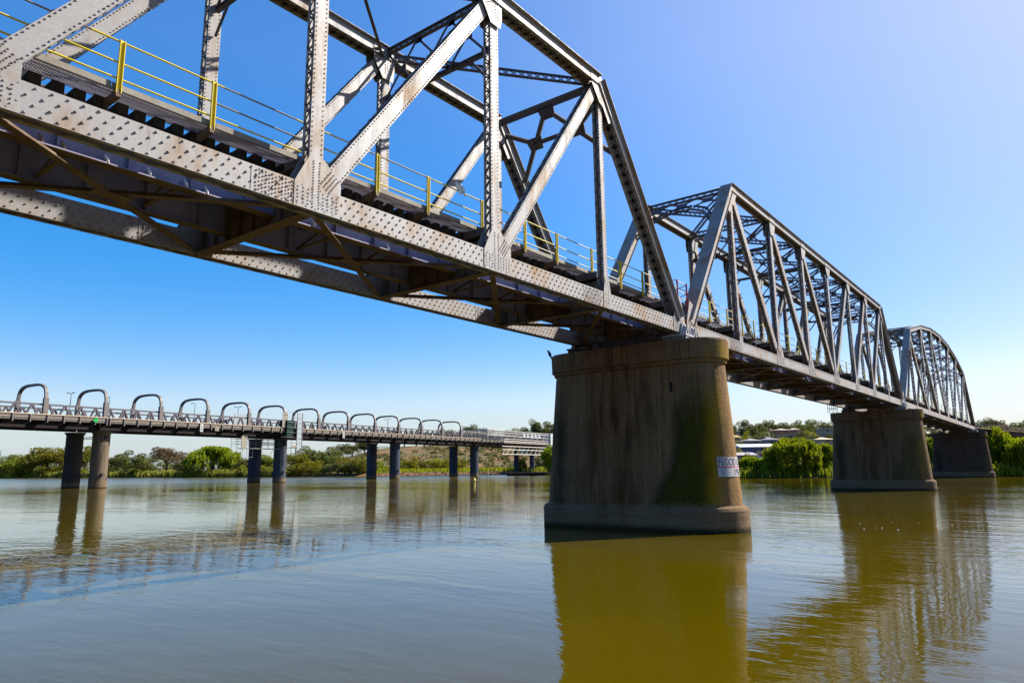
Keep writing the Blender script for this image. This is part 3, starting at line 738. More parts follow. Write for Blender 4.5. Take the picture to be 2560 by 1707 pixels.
for k in range(-1, 5):
    u0 = k*RS-1.2; t = thing('road_bridge_span', names[k], 'bridge span', 'spans of the road bridge')
    u1 = u0+RS-.35
    for o in (ON, OF):
        b = MB(); rbox(b, u0, u1, o-.22, o+.22, TOP-.16, TOP+.12); rbox(b, u0, u1, o-.16, o+.16, 12.85, 13.0)
        for i in range(16):
            ua = u0+i*PITCH_; um = ua+PITCH_/2; ub = ua+PITCH_; e_ = PITCH_*.17
            if ub > u1+.4: ub = u1
            b.bar(rp(ua+e_, o, 13.0), rp(um-.06, o, TOP-.1), AN, .34, .26); b.bar(rp(um+.06, o, TOP-.1), rp(ub-e_, o, 13.0), AN, .34, .26)
        b.build('side_truss', M_rs, t)
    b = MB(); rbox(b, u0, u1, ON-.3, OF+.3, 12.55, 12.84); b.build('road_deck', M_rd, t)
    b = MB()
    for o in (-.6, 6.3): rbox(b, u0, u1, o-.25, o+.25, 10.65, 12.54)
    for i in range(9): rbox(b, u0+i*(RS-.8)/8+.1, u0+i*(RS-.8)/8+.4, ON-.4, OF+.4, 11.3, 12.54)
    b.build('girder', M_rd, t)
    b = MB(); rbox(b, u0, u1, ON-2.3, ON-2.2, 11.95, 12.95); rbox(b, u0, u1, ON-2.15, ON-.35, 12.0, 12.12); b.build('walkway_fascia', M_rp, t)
    b = MB(); rbox(b, u0+.3, u1-.3, ON-2.345, ON-2.305, 12.44, 12.49); b.build('fascia_slot', M_cream, t)
    if k < 3:
        b = MB(); rbox(b, u0, u1, ON-2.36, ON-2.2, 12.955, 13.05); b.build('cream_kerb_rail', M_cream, t)
    for i in range(17):
        ua = u0+min(i*PITCH_, RS-.6)
        b = MB(); rbox(b, ua+.05, ua+.23, ON-2.52, ON-2.37, 11.6, 12.95); b.bar(rp(ua+.14, ON-2.4, 11.65), rp(ua+.14, ON-.4, 11.2), (0, 0, 1), .12, .14); b.build('walkway_post', M_ra, t)
    if k < 3:
        for i in range(4):
            ua = (k*RS)-.9+i*RS/4*1.0+(.3 if i else 0)
            if k == -1 and i < 3 and i != 3:
                if i < 1: continue
            b = MB()
            pts = []
            W0, W1 = ON-.25, OF+.25; H = 18.62; r1 = 2.0
            pts.append((W0-.12, 12.2)); pts.append((W0-.1, 16.0))
            for a in range(1, 28):
                an = math.pi*a/28; cs = math.cos(an); sn = math.sin(an)
                pts.append(((W0+W1)/2-(W1-W0)/2*math.copysign(abs(cs)**.62, cs), 16.0+(H-16.0)*sn**.62))
            pts.append((W1+.1, 16.0)); pts.append((W1+.12, 12.2))
            for idx, ((oa, za), (ob, zb_)) in enumerate(zip(pts[:-1], pts[1:])):
                leg = idx == 0 or idx == len(pts)-2
                a3 = np.array(rp(ua, oa, za)); b3_ = np.array(rp(ua, ob, zb_)); d_ = (b3_-a3)/np.linalg.norm(b3_-a3)
                b.bar(a3-d_*.03, b3_+d_*.03, AX, .8 if leg else .5, .58 if leg else .42)
            b.build('portal_arch', M_ra, t)
    # joint cover at the pier
# extra arch at the last joint
b = MB()
# piers of the road bridge
rdlab = {0: 'first column pair of the road bridge, beige near column lit on its right side', 1: 'second column pair of the road bridge, below the white sheeted scaffold', 2: 'third column pair of the road bridge, dark blue grey', 3: 'fourth column pair of the road bridge, before the scaffolded end span', 4: 'fifth slim column pair of the road bridge below the scaffolding', 5: 'last column pair of the road bridge, standing at the bank', -1: 'column pair of the road bridge outside the left edge'}
M_dark = mat('bracket_dark', (.04, .035, .03), .8)
for k in range(0, 6):
    t = thing('road_bridge_pier', rdlab[k], 'bridge pier', 'column pairs of the road bridge')
    rr = 1.52 if k < 4 else 1.0
    us = {4: (0.0, ), 5: (0.0,)}.get(k, (0.0,))
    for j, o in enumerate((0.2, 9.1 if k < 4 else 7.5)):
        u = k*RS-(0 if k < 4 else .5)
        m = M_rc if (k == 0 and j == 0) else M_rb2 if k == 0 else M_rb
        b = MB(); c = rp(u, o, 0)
        b.tube(rp(u, o, -2), rp(u, o, 1.9), rr*1.03, 24); b.tube(rp(u, o, 1.9), rp(u, o, 10.1), rr, 24, cap=False); b.tube(rp(u, o, 10.1), rp(u, o, 10.66), rr, 24, rr*1.25)
        cobj = b.build('column', m, t, smooth=False)
        
        for z0, h0, f0 in ((1.9, .1, 1.05), (4.9, .07, 1.012), (7.9, .07, 1.012)):
            b = MB(); b.tube(rp(u, o, z0), rp(u, o, z0+h0), rr*f0, 24); b.build('band', m, cobj)
    if k < 3:
        b = MB()
        for z in (9.3, 2.3):
            for dz in (0, .35): b.bar(rp(k*RS, .2, z+dz), rp(k*RS, 9.1, z+dz), (0, 0, 1), .09, .09)
            for i in range(14): b.bar(rp(k*RS, 1.7+i*.45, z), rp(k*RS, 1.7+i*.45+(.2 if i % 2 else -.2), z+.35), (0, 0, 1), .05, .05)
            b.box(rp(k*RS-.2, -1.42, z+.2), .22, .3, .22, AX, AN)
        b.build('cross_brace', M_dark, t)
# street lamps on the road bridge
M_pole = mat('lamp_pole_grey', (.18, .2, .22), .5, .5)
lampx = [(178, 'double headed street lamp on the road bridge left of the second arch', 1), (275, 'single headed street lamp on the road bridge right of the second arch', 0), (489, 'street lamp seen through the fourth arch of the road bridge', 0), (597, 'street lamp beside the right leg of the fifth arch', 1), (968, 'street lamp seen under the ninth arch of the road bridge', 1), (1155, 'street lamp seen under the last arch of the road bridge', 0)]
for lx, lb, dbl in lampx:
    # column of picture lx meets the road's far kerb line
    dray = fw+CR*((lx-1280)/F); d2 = dray[:2]; o_ = 6.0
    A_ = np.array([[d2[0], -ru[0]], [d2[1], -ru[1]]]); sol = np.linalg.solve(A_, RO+rn*o_); u = sol[1]+1.0
    t = thing('street_lamp', lb, 'street lamp', 'street lamps on the road bridge')
    b = MB(); b.tube(rp(u, o_, 12.9), rp(u, o_, 18.0), .09, 8, .06); b.build('pole', M_pole, t)
    for s in ((-1, 1) if dbl else (1,)):
        b = MB(); b.bar(rp(u, o_, 18.0), rp(u, o_+s*.9, 18.12), AX, .08, .08); b.box(rp(u, o_+s*.95, 18.14), .16, .42, .06, AX, AN); b.build('lamp_head', M_pole, t)
# signs on the fascia
def fascia_u(px):
    dray = fw+CR*((px-1280)/F); A_ = np.array([[dray[0], -ru[0]], [dray[1], -ru[1]]]); return np.linalg.solve(A_, RO+rn*(ON-2.6))[1]
M_gs = mat('green_sign_paint', (.0, .30, .05), .5); M_ws = mat('white_board', (.45, .45, .43), .6); M_bs = mat('brown_board', (.24, .2, .16), .8); M_bk = mat('black_mark', (.02, .03, .03), .6)
u = fascia_u(257); b = MB()
b.prism([(-.55, 0), (.1, .5), (.1, .42), (.45, .42), (.45, -.42), (.1, -.42), (.1, -.5)], -.03, .03)
o = b.build('navigation_marker', M_gs); o.location = rp(u, ON-2.62, 12.42); o.rotation_euler = (0, 0, RA); tag(o, 'bright green arrow shaped marker on the road bridge fascia above the first columns', 'navigation marker')
for px, lb in ((518, 'white board with two black marks on the road bridge, between first and second columns'), (866, 'small white board with black marks on the road bridge left of the third columns')):
    u = fascia_u(px); t = thing('channel_board', lb, 'board')
    b = MB(); b.box((0, 0, 0), .36, .03, .82); ob = b.build('panel', M_ws, t)
    b = MB(); b.prism([(0, .52), (.13, .32), (-.13, .32)], -.06, -.031); b.prism([(-.03, .32), (.03, .32), (.03, -.1), (-.03, -.1)], -.06, -.031); b.prism([(-.12, -.2), (.12, -.2), (.12, -.5), (-.12, -.5)], -.06, -.031); b.build('symbol', M_bk, ob)
    t.location = rp(u, ON-2.66, 11.95); t.rotation_euler = (0, 0, RA)
u = fascia_u(556); b = MB(); b.bb(-.5, .5, -.03, .03, -.5, .5); b.bb(-.52, .52, -.05, -.031, .44, .5); b.bb(-.52, .52, -.05, -.031, -.5, -.44)
o = b.build('plain_board', M_bs); o.location = rp(u, ON-2.62, 11.95); o.rotation_euler = (0, 0, RA); tag(o, 'plain brown board hanging on the road bridge fascia just right of the first white board', 'board')

# scaffold at the second pier
M_tube = mat('scaffold_tube', (.22, .22, .21), .5, .2); M_sheet = mat('white_sheeting', (.46, .51, .51), .7); M_tub2 = mat('bleached_tube', (.62, .56, .45), .6)
M_green = paint_steel('green_shade_cloth', (.02, .045, .04), (.06, .06, .045), (.1, .085, .06), .5, .9, 0); M_plank = mat('timber_plank', (.33, .2, .08), .8); M_beige = mat('beige_sheeting', (.27, .24, .18), .8)
M_sheet2 = mat('grey_white_sheeting', (.30, .34, .35), .7)
t = thing('pier_scaffold', 'scaffold with white sheeted tower and hanging walkway round the second road bridge columns', 'scaffold')
U = RS
b = MB()
for i in range(7):
    z0 = 8.0+i*1.22; rbox(b, U+.3, U+1.9, -4.9, -4.86, z0+.04, z0+1.18); rbox(b, U+1.86, U+1.9, -4.85, -3.2, z0+.04, z0+1.18)
b.build('white_sheet', M_sheet2, t)
b = MB(); rbox(b, U-2.4, U-.2, -4.4, -4.3, 11.0, 14.8); rbox(b, U-2.5, U-2.4, -4.3, -1.9, 11.0, 14.8); b.build('green_cloth', M_green, t)
b = MB(); rbox(b, U-3.6, U-2.0, -4.0, -3.94, 13.1, 16.6); b.build('beige_sheet', M_beige, t)
b = MB(); rbox(b, U-9.6, U-5.6, 5.8, 5.9, 13.0, 16.4); rbox(b, U-12, U-9.7, 8.2, 8.3, 13.2, 15.8); b.build('white_sheet', M_sheet2, t)
b = MB(); rbox(b, U-12.6, U-1.4, -1.2, .4, 7.9, 8.05); rbox(b, U-1.6, U-.1, -4.6, -3.0, 8.2, 8.34); b.build('platform', M_tube, t)
b = MB(); rbox(b, U-.9, U+.4, -4.95, -4.8, 8.4, 8.7); rbox(b, U+.1, U+.25, -4.9, -4.75, 6.8, 8.4); rbox(b, U+.1, U+1.3, -4.9, -4.8, 6.75, 6.85); b.build('plank', M_plank, t)
b = MB(); rbox(b, U-14.4, U-12.9, -3.0, -2.9, 7.9, 10.7); b.build('beige_sheet', M_beige, t)
b = MB()
for u in np.arange(U-14.4, U+.3, 1.8):
    for o in (-1.2, .4): b.tube(rp(u, o, 7.9), rp(u, o, 10.9), .04, 4)
for z in (8.9, 9.5, 10.1):
    for o in (-1.2, .4): b.tube(rp(U-14.4, o, z), rp(U, o, z), .035, 4)
for u in np.arange(U-14.4, U-10, 1.6):
    for o in (-3.0, .4): b.tube(rp(u, o, 5.9), rp(u, o, 8), .04, 4)
for o in (-3.0, .4): b.tube(rp(U-14.4, o, 5.9), rp(U-11, o, 5.9), .04, 4)
for u in (U+.25, U+1.95):
    for o in (-4.95, -3.1): b.tube(rp(u, o, 6.3), rp(u, o, 16.7), .05, 5)
for z in np.arange(8, 17, 1.22): b.tube(rp(U-2.6, -4.5, z+.3), rp(U+2.2, -4.98, z+.02), .04, 4)
b.tube(rp(U-6, .4, 7.9), rp(U-4, .4, 5.2), .04, 4); b.tube(rp(U-2, .4, 7.9), rp(U-4, .4, 5.2), .04, 4)
b.build('tube', M_tube, t)
# scaffold over the end spans
t = thing('end_scaffold', 'dense tube scaffold with hanging lattice walkway round the road bridge end spans', 'scaffold')
b = MB()
ua, ub = 3*RS+.5, 3*RS+49.5
for o in (-4.8, 8.8):
    for z in (12.0, 12.6, 13.3, 14.4, 15.6, 16.3): b.tube(rp(ua+(0 if z > 14 else 12), o, z), rp(ub, o, z), .10, 4)
    for u in np.arange(ua, ub, 2.4): b.tube(rp(u, o, 11.2 if u > ua+14 else 13), rp(u, o, 16.4), .05, 4)
    for u in np.arange(ua, ub-3, 4.8): b.tube(rp(u, o, 13.2), rp(u+2.4, o, 16), .045, 4); b.tube(rp(u+2.4, o, 16), rp(u+4.6, o, 13.2), .045, 4)
for u in np.arange(ua, ub, 2.4):
    for z in (14.4, 16.35): b.tube(rp(u, -4.8, z), rp(u, 8.8, z), .05, 4)
b.build('tube', M_tub2, t)
b = MB()
for z in (7.7, 9.4, 10.6):
    for o in (-5.2,): b.tube(rp(ua+10, o, z), rp(ub+1.5, o, z), .13, 4)
for u in np.arange(ua+10, ub, 3.6): b.tube(rp(u, -5.2, 7.7), rp(u+1.9, -5.2, 9.4), .07, 4); b.tube(rp(u+1.9, -5.2, 9.4), rp(u+2.6, -5.2, 10.6), .06, 4); b.tube(rp(u, -5.2, 7.7), rp(u, -5.2, 11.6), .05, 4)
b.build('hanging_lattice', M_tub2, t)
b = MB()
for i in range(5): rbox(b, ua+27+i*3.2, ua+29+i*3.2, -4.7, -4.6, 14.5, 15.9)
b.build('clear_sheet', M_sheet, t)
t = thing('sheeted_enclosure', 'pale sheeted enclosure covering the road bridge end beside the big pier', 'scaffold')
b = MB(); rbox(b, ub+.6, ub+42, -5.3, -5.1, 8.6, 16.7); rbox(b, ub+.6, ub+.8, -5.0, 9, 8.6, 16.7); b.build('sheeting', M_sheet, t)
b = MB()
for u in np.arange(ub+.6, ub+42, 2.3): b.tube(rp(u, -5.38, 8.6), rp(u, -5.38, 16.7), .06, 4)
for z in np.arange(8.6, 17, 1.6): b.tube(rp(ub+.6, -5.38, z), rp(ub+42, -5.38, z), .06, 4)
b.build('tube', M_tube, t)
# yellow marker buoy near the fourth columns
q = pix(1186, 150); b = MB(); b.blob((0, 0, .3), (.35, .35, .42), 10, 6); b.tube((0, 0, .6), (0, 0, .95), .06, 6)
o = b.build('marker_buoy', mat('buoy_yellow', (.75, .6, .12), .4), smooth=True); o.location = (q[0], q[1], 0); tag(o, 'small yellow buoy floating in front of the fourth road bridge columns', 'buoy')

# ------------------------------------------------------------------ water and land
mw = bpy.data.materials.new('river_water'); mw.use_nodes = True; g = NG(mw)
g.b.inputs['Roughness'].default_value = .03; g.b.inputs['IOR'].default_value = 1.33
v = g.coord()
mud = g.noise(v, .05, 3); mc = g.mix(g.ramp(mud, .35, .65), (.066, .048, .0002), (.082, .058, .0004)); g.l(mc, g.b.inputs['Base Color'])
# ripples run across the line of sight; wind patches change their height
vr = g.n('ShaderNodeMapping'); vr.inputs['Rotation'].default_value = (0, 0, -YAW); vr.inputs['Scale'].default_value = (1.0, .4, 1)
g.l(g.n('ShaderNodeNewGeometry').outputs['Position'], vr.inputs['Vector']); vr = vr.outputs[0]
n1 = g.noise(vr, 2.6, 3, .5, .2); n2 = g.noise(vr, .8, 3, .5, .4); n3 = g.noise(vr, 9, 2, .5)
patch = g.ramp(g.noise(g.coord(scale=(1, .5, 1)), .055, 4, .6, 1.2), .42, .62, .4, 1.15)
h = g.math('ADD', g.math('MULTIPLY', n1, .55), g.math('ADD', g.math('MULTIPLY', n2, 1.0), g.math('MULTIPLY', n3, .17)))
ln = g.n('ShaderNodeVectorMath', operation='LENGTH'); g.l(g.n('ShaderNodeNewGeometry').outputs['Position'], ln.inputs[0])
open_w = g.ramp(ln.outputs['Value'], 125, 260)     # the open reach beyond the road bridge is ruffled by the wind
h = g.math('MULTIPLY', h, g.math('ADD', patch, g.math('MULTIPLY', open_w, 3.0)))
g.l(g.math('ADD', .03, g.math('MULTIPLY', open_w, .16)), g.b.inputs['Roughness'])
g.bump(h, .5, .05)
b = MB(); b.face([(-1500, -2500, 0), (4500, -2500, 0), (4500, 4500, 0), (-1500, 4500, 0)])
tag(b.build('river_water', mw), kind='structure')

m_foam = mat('foam', (.7, .68, .6), .8)
b = MB()
for px, py in [(1590, 1319), (1600, 1322), (1612, 1318), (1648, 1320), (2205, 1319), (2150, 1308), (2160, 1322), (2190, 1319), (2230, 1305), (2296, 1307), (2245, 1324), (1830, 1330), (1836, 1331), (2380, 1312), (1350, 1335)]:
    d = fw+CR*((px-1280)/F)-CU*((py-853.5)/F); q = d*(-HC/d[2]); rr_ = random.uniform(.018, .04)
    b.tube((q[0], q[1], .001), (q[0], q[1], .02), rr_, 7, rr_*.6)
tag(b.build('foam_flecks', m_foam), 'tiny pale foam flecks drifting on the river near the piers', 'foam', kind='stuff')
# shoreline: picture column -> (distance to waterline, crest height, crest distance)
SH = np.array([(-2600, 900, 4, 1200), (-400, 560, 4, 900), (0, 440, 3.5, 800), (240, 385, 3.5, 760), (480, 335, 3.5, 700), (700, 300, 3.5, 640), (850, 285, 13, 640), (930, 280, 20, 620), (1050, 290, 22, 600), (1200, 300, 24, 600), (1330, 290, 24, 600), (1370, 255, 23, 560), (1500, 190, 21, 480),
               (1700, 166, 19, 430), (1850, 156, 18, 420), (2050, 150, 18, 420), (2300, 146, 17, 400), (2560, 140, 15, 380), (3000, 128, 15, 360), (6000, 60, 20, 340)])
def shore(px): return [np.interp(px, SH[:, 0], SH[:, k]) for k in (1, 2, 3)]
def hgt(px, D):
    ds, H, dc = shore(px)
    if D < ds: return -1.5
    a = min(1, (D-ds)/5.0)*1.3
    s = np.clip((D-ds-18)/(dc-ds-18), 0, 1); s = s*s*(3-2*s)*.55+s*.45
    bumpy = .9*math.sin(px*.013+D*.021)+.6*math.sin(px*.031-D*.017)
    z = a+(H-1.3)*s+bumpy*s
    return z
def ground(px, D): q = pix(px, D); q[2] = hgt(px, D); return q
m_land = mat('bank_ground', (.2, .15, .06), .95); g = NG(m_land); v = g.coord()
n1 = g.noise(v, .022, 5, .6, .5); n2 = g.noise(v, .35, 5, .65); n3 = g.noise(v, .07, 4, .6)
c = g.mix(g.ramp(n1, .40, .58), (.20, .095, .028), (.10, .08, .016)); c = g.mix(g.ramp(n3, .52, .64), c, (.05, .06, .01)); c = g.mix(g.ramp(n2, .5, .8, 0, .7), c, (.065, .045, .016))
g.l(c, g.b.inputs['Base Color']); g.bump(n2, .6, .5)
cols = list(np.linspace(-2600, 6000, 300)); rows = [-.5, 0, .6, 1.5, 3, 5, 8, 14, 22, 32, 46, 64, 86, 110, 140, 170, 205, 245, 290, 340, 400, 480, 600, 900, 1500, 3500]
b = MB()
for px in cols:
    ds = shore(px)[0]
    for r_ in rows:
        D = ds+r_; q = ground(px, D) if r_ > 0 else np.array([*pix(px, D)[:2], -1.2 if r_ < 0 else -.05]); b.v.append(tuple(q))
nr = len(rows)
for i in range(len(cols)-1):
    for j in range(nr-1): b.f.append((i*nr+j, (i+1)*nr+j, (i+1)*nr+j+1, i*nr+j+1)); b.mi.append(0)
tag(b.build('ground', m_land, smooth=True), kind='structure')
m_bed = mat('river_bed', (.08, .06, .03), .9)
b = MB(); b.face([(-8000, -8000, -3.2), (9000, -8000, -3.2), (9000, 9000, -3.2), (-8000, 9000, -3.2)]); tag(b.build('river_bed', m_bed), kind='structure')

# ------------------------------------------------------------------ vegetation
def leafmat(name, a, bcol, tr=.25):
    m = mat(name, a, .7, 0, .25); g = NG(m)
    ob = g.n('ShaderNodeObjectInfo'); v = g.coord('Object')
    n = g.noise(v, .5, 3); n2 = g.noise(v, 5, 2)
    c = g.mix(g.ramp(g.math('ADD', g.math('MULTIPLY', n, .6), g.math('MULTIPLY', n2, .4)), .38, .62), a, bcol)
    hv = g.n('ShaderNodeHueSaturation'); g.l(c, hv.inputs['Color'])
    g.l(g.ramp(ob.outputs['Random'], 0, 1, .48, .53), hv.inputs['Hue']); g.l(g.ramp(ob.outputs['Random'], 0, 1, .8, 1.15), hv.inputs['Value'])
    g.l(hv.outputs[0], g.b.inputs['Base Color'])
    tl = g.n('ShaderNodeBsdfTranslucent'); g.l(hv.outputs[0], tl.inputs['Color']); mx = g.n('ShaderNodeMixShader'); mx.inputs[0].default_value = tr
    out = [n_ for n_ in m.node_tree.nodes if n_.type == 'OUTPUT_MATERIAL'][0]
    g.l(g.b.outputs[0], mx.inputs[1]); g.l(tl.outputs[0], mx.inputs[2]); g.l(mx.outputs[0], out.inputs['Surface'])
    return m
L_will = leafmat('willow_leaf', (.13, .18, .003), (.36, .40, .004), .45)
L_gum = leafmat('gum_leaf', (.08, .095, .02), (.20, .20, .04), .35)
L_bush = leafmat('bush_leaf', (.11, .125, .006), (.27, .25, .010), .45)
L_dry = leafmat('dry_gum_leaf', (.12, .10, .045), (.24, .17, .085), .3)
L_reed = leafmat('reed_leaf', (.17, .155, .02), (.32, .27, .04), .5)
L_bright = leafmat('bright_leaf', (.16, .18, .005), (.36, .33, .008), .45)
M_bark = paint_steel('bark', (.12, .095, .07), (.06, .045, .035), (.17, .15, .13), .6, .9, 0)

def leaves(b, cen, rad, n, size, droop=False):
    P_ = rng.normal(size=(n, 3)); P_ /= np.linalg.norm(P_, axis=1)[:, None]
    rr = rng.uniform(.55, 1.05, n)**.6
    P_ = cen+P_*rr[:, None]*np.array(rad)
    for p in P_:
        s = size*rng.uniform(.6, 1.4)
        if droop:
            u = np.array([rng.normal(), rng.normal(), 0]); u /= np.linalg.norm(u)+1e-6; w = np.array([rng.normal()*.15, rng.normal()*.15, -1]); l = s*rng.uniform(2, 4.2); a = u*s*.5; c = w*l*.5
        else:
            u = rng.normal(size=3); u /= np.linalg.norm(u); w = rng.normal(size=3); w = np.cross(u, w); w /= np.linalg.norm(w)+1e-6; a = u*s*.6; c = w*s*.5
        b.face([p-a-c*.6, p+a*.7-c, p+a+c*.6, p-a*.8+c])
def make_tree(kind, h, w, mat_, seed):
    """returns (trunk mesh, crown mesh)"""
    global rng
    rng = np.random.default_rng(seed); tb = MB(); cb = MB()
    if kind == 'gum':
        fork = h*rng.uniform(.28, .4); tb.tube((0, 0, -1), (rng.normal()*.2, 0, fork), w*.045, 8, w*.032)
        nb = 8
        for i in range(nb):
            a = 2*math.pi*i/nb+rng.uniform(-.4, .4); r = w*.5*rng.uniform(.25, .8); z = h*rng.uniform(.36, .86)
            e = np.array([r*math.cos(a), r*math.sin(a), z]); tb.tube((0, 0, fork*.95), e, w*.022, 6, w*.008)
            for j in range(3):
                c = e+rng.normal(size=3)*np.array([w*.12, w*.12, h*.08]); rad = np.array([w*.19, w*.19, h*.13])*rng.uniform(.8, 1.35)
                tb.tube(e, c, w*.008, 4, w*.003); leaves(cb, c, rad, 290, w*.027)
    elif kind == 'willow':
        tb.tube((0, 0, -1), (0, 0, h*.4), w*.05, 8, w*.035)
        for i in range(30):
            a = rng.uniform(0, 2*math.pi); r = w*.5*math.sqrt(rng.uniform(0, 1))*.86; z = h*(.93-.62*(r/(w*.5))**2*rng.uniform(.6, 1.15))
            c = np.array([r*math.cos(a), r*math.sin(a), z]); tb.tube((0, 0, h*.35), c, w*.012, 5, w*.004) if i < 9 else None
            leaves(cb, c, (w*.13, w*.13, h*.11), 90, w*.022, True)
            for j in range(5):     # hanging curtains
                q = c+np.array([rng.normal()*w*.08, rng.normal()*w*.08, 0]); l = rng.uniform(.25, .8)*z
                for s in np.linspace(0, 1, 16): leaves(cb, q-np.array([0, 0, l*s]), (w*.025, w*.025, .3), 2, w*.019, True)
    else:   # bush
        for i in range(9): tb.tube((rng.normal()*w*.05, rng.normal()*w*.05, -.6), (rng.normal()*w*.22, rng.normal()*w*.22, h*rng.uniform(.4, .8)), w*.012, 4, w*.004)
        for i in range(22):
            a = rng.uniform(0, 2*math.pi); r = w*.5*math.sqrt(rng.uniform(0, 1))*.8; z = h*(rng.uniform(.12, .88))*(1-.4*(r/(w*.5))**2)
            leaves(cb, np.array([r*math.cos(a), r*math.sin(a), z]), (w*.15, w*.15, h*.16), 120, w*.032)
    to = tb.build('trunk', M_bark); co = cb.build('crown', mat_)
    return to, co
PROTO = {}
for key, (kind, h, w, m_, sds) in {'gum': ('gum', 12, 11, L_gum, (1, 2, 3)), 'gumdry': ('gum', 12, 11, L_dry, (4,)), 'willow': ('willow', 10, 12, L_will, (5, 6)), 'bush': ('bush', 5, 7, L_bush, (7, 8, 9)), 'bright': ('bush', 5, 7, L_bright, (10, 11)), 'darkbush': ('bush', 5, 7, L_gum, (12,)), 'tall': ('gum', 12, 11, L_bush, (13, 14))}.items():
    PROTO[key] = [(make_tree(kind, h, w, m_, s), h, w) for s in sds]
used = {}
def plant(key, q, H, Wd, name, label, cat, group, rot=None, idx=None):
    i = (idx if idx is not None else random.randrange(len(PROTO[key]))) % len(PROTO[key]); (to, co), h, w = PROTO[key][i]
    t = thing(name, label, cat, group)
    for o in (to, co):
        if (key, i) not in used: c = o
        else: c = o.copy(); COL.objects.link(c)
        c.parent = t
    used[(key, i)] = 1
    if key.startswith('gum') or key == 'tall': H = max(H, 6.0); Wd = min(Wd, 1.5*H)
    t.location = (q[0], q[1], q[2]); t.scale = (Wd/w, Wd/w, H/h); t.rotation_euler = (0, 0, random.uniform(0, 6.28) if rot is None else rot)
    return t
def plant_px(key, px, D, ytop, wpx, name, label, cat, group, base=None, idx=None):
    q = ground(px, D); zt = zat(ytop, D, px); H = max(1.2, zt-q[2]); Wd = wpx/F*D
    return plant(key, q, H, Wd, name, label, cat, group, idx=idx)
# willows on the right bank and the left one
G_w = 'weeping willows along the banks'
for px, D, yt, wp, lb in [
    (1990, 152, 1094, 120, 'tallest bright green willow, between the big mossy pier and the second pier'),
    (2062, 154, 1108, 80, 'bright green willow touching the left side of the second pier'),
    (1880, 158, 1142, 62, 'low green willow immediately right of the flood sign'),
    (1925, 156, 1140, 70, 'low green willow in the dip left of the tallest willow'),
    (1392, 246, 1112, 78, 'willow close behind the big pier\'s left edge, below the sheeted enclosure'),
    (530, 334, 1117, 118, 'large round deep green willow on the left bank, between first and second column pairs'),
    (585, 338, 1145, 66, 'smaller willow leaning on the right side of the large round willow'),
    (2345, 152, 1096, 74, 'willow in the gap between the second and farthest piers'),
    (2490, 150, 1066, 84, 'pale willow rising above the farthest pier\'s right shoulder'),
    (2545, 147, 1094, 110, 'broad willow at the right edge in front of the dark viaduct'),
    (2600, 140, 1092, 120, 'willow cut by the right edge of the picture')]:
    plant_px('willow', px, D+3, yt, wp*1.12, 'willow_tree', lb, 'tree', G_w)
# left bank trees
G_l = 'trees on the left bank'
for key, px, D, yt, wp, lb in [
    ('gum', -40, 470, 1125, 60, 'gum tree at the extreme left edge of the bank'),
    ('tall', 32, 460, 1127, 36, 'small pale topped tree near the left edge, under the first arch'),
    ('tall', 112, 430, 1106, 84, 'tallest bushy tree left of the first column pair'),
    ('tall', 158, 425, 1122, 46, 'lower right shoulder of trees against the first dark column'),
    ('tall', 212, 410, 1102, 38, 'narrow tall tree seen between the first two columns'),
    ('gum', 284, 400, 1142, 30, 'low tree just right of the first lit column'),
    ('gum', 325, 390, 1128, 56, 'grey green gum tree right of the first lit column'),
    ('gumdry', 415, 380, 1119, 62, 'brownish gum tree left of the large round willow'),
    ('gum', 372, 400, 1143, 50, 'low gum in the dip beside the brownish gum tree'),
    ('gum', 460, 390, 1146, 60, 'low gum tree between the brownish gum and the round willow'),
    ('gum', 610, 330, 1147, 40, 'gum tree at the left of the second dark column'),
    ('tall', 660, 330, 1137, 60, 'green tree between the second pair of columns'),
    ('tall', 742, 330, 1126, 56, 'green tree just right of the second lit column'),
    ('gum', 780, 345, 1118, 64, 'dark gum tree at the foot of the dry hill'),
    ('gum', 818, 350, 1124, 60, 'gum tree at the left end of the dry orange slope'),
    ('gum', 845, 560, 1112, 40, 'gum tree on the skyline at the left end of the hill'),
    ('gum', 878, 600, 1106, 40, 'gum tree on the skyline right of the hill\'s left end'),
    ('gum', 910, 590, 1102, 44, 'gum tree on the skyline above the orange slope'),
    ]:
    plant_px(key, px, D, yt-1, wp*1.3, 'gum_tree', lb, 'tree', G_l)
# hill skyline trees behind road bridge and enclosure
sk = [(985, 1076), (1010, 1082), (1105, 1072), (1128, 1074), (1176, 1063), (1200, 1070), (1218, 1070), (1280, 1072), (1300, 1074), (1315, 1068), (1340, 1050), (1362, 1066), (1376, 1053), (1395, 1064), (1150, 1080), (1060, 1080), (1040, 1084)]
for i, (px, yt) in enumerate(sk):
    lbk = 'gum tree on the hill skyline ' + ['behind the tenth arch', 'beside the tenth arch', 'behind the twelfth arch', 'right of the twelfth arch', 'framed by the last arch', 'just right of the last arch', 'left of the scaffold roof', 'above the scaffold, leftmost of the far clump', 'above the scaffold, second of the far clump', 'above the scaffold, right end of the far clump', 'tall and open, standing highest above the scaffold', 'squat, between the tall open one and the big pier', 'with a flat top near the big pier', 'touching the left edge of the big pier', 'low, under the thirteenth arch', 'low, left of the eleventh arch foot', 'low, right of the tenth arch foot'][i]
    plant_px('gum', px, 585, yt, 44 if i != 10 else 34, 'gum_tree', lbk, 'tree', 'gum trees on the hill skyline', idx=i)
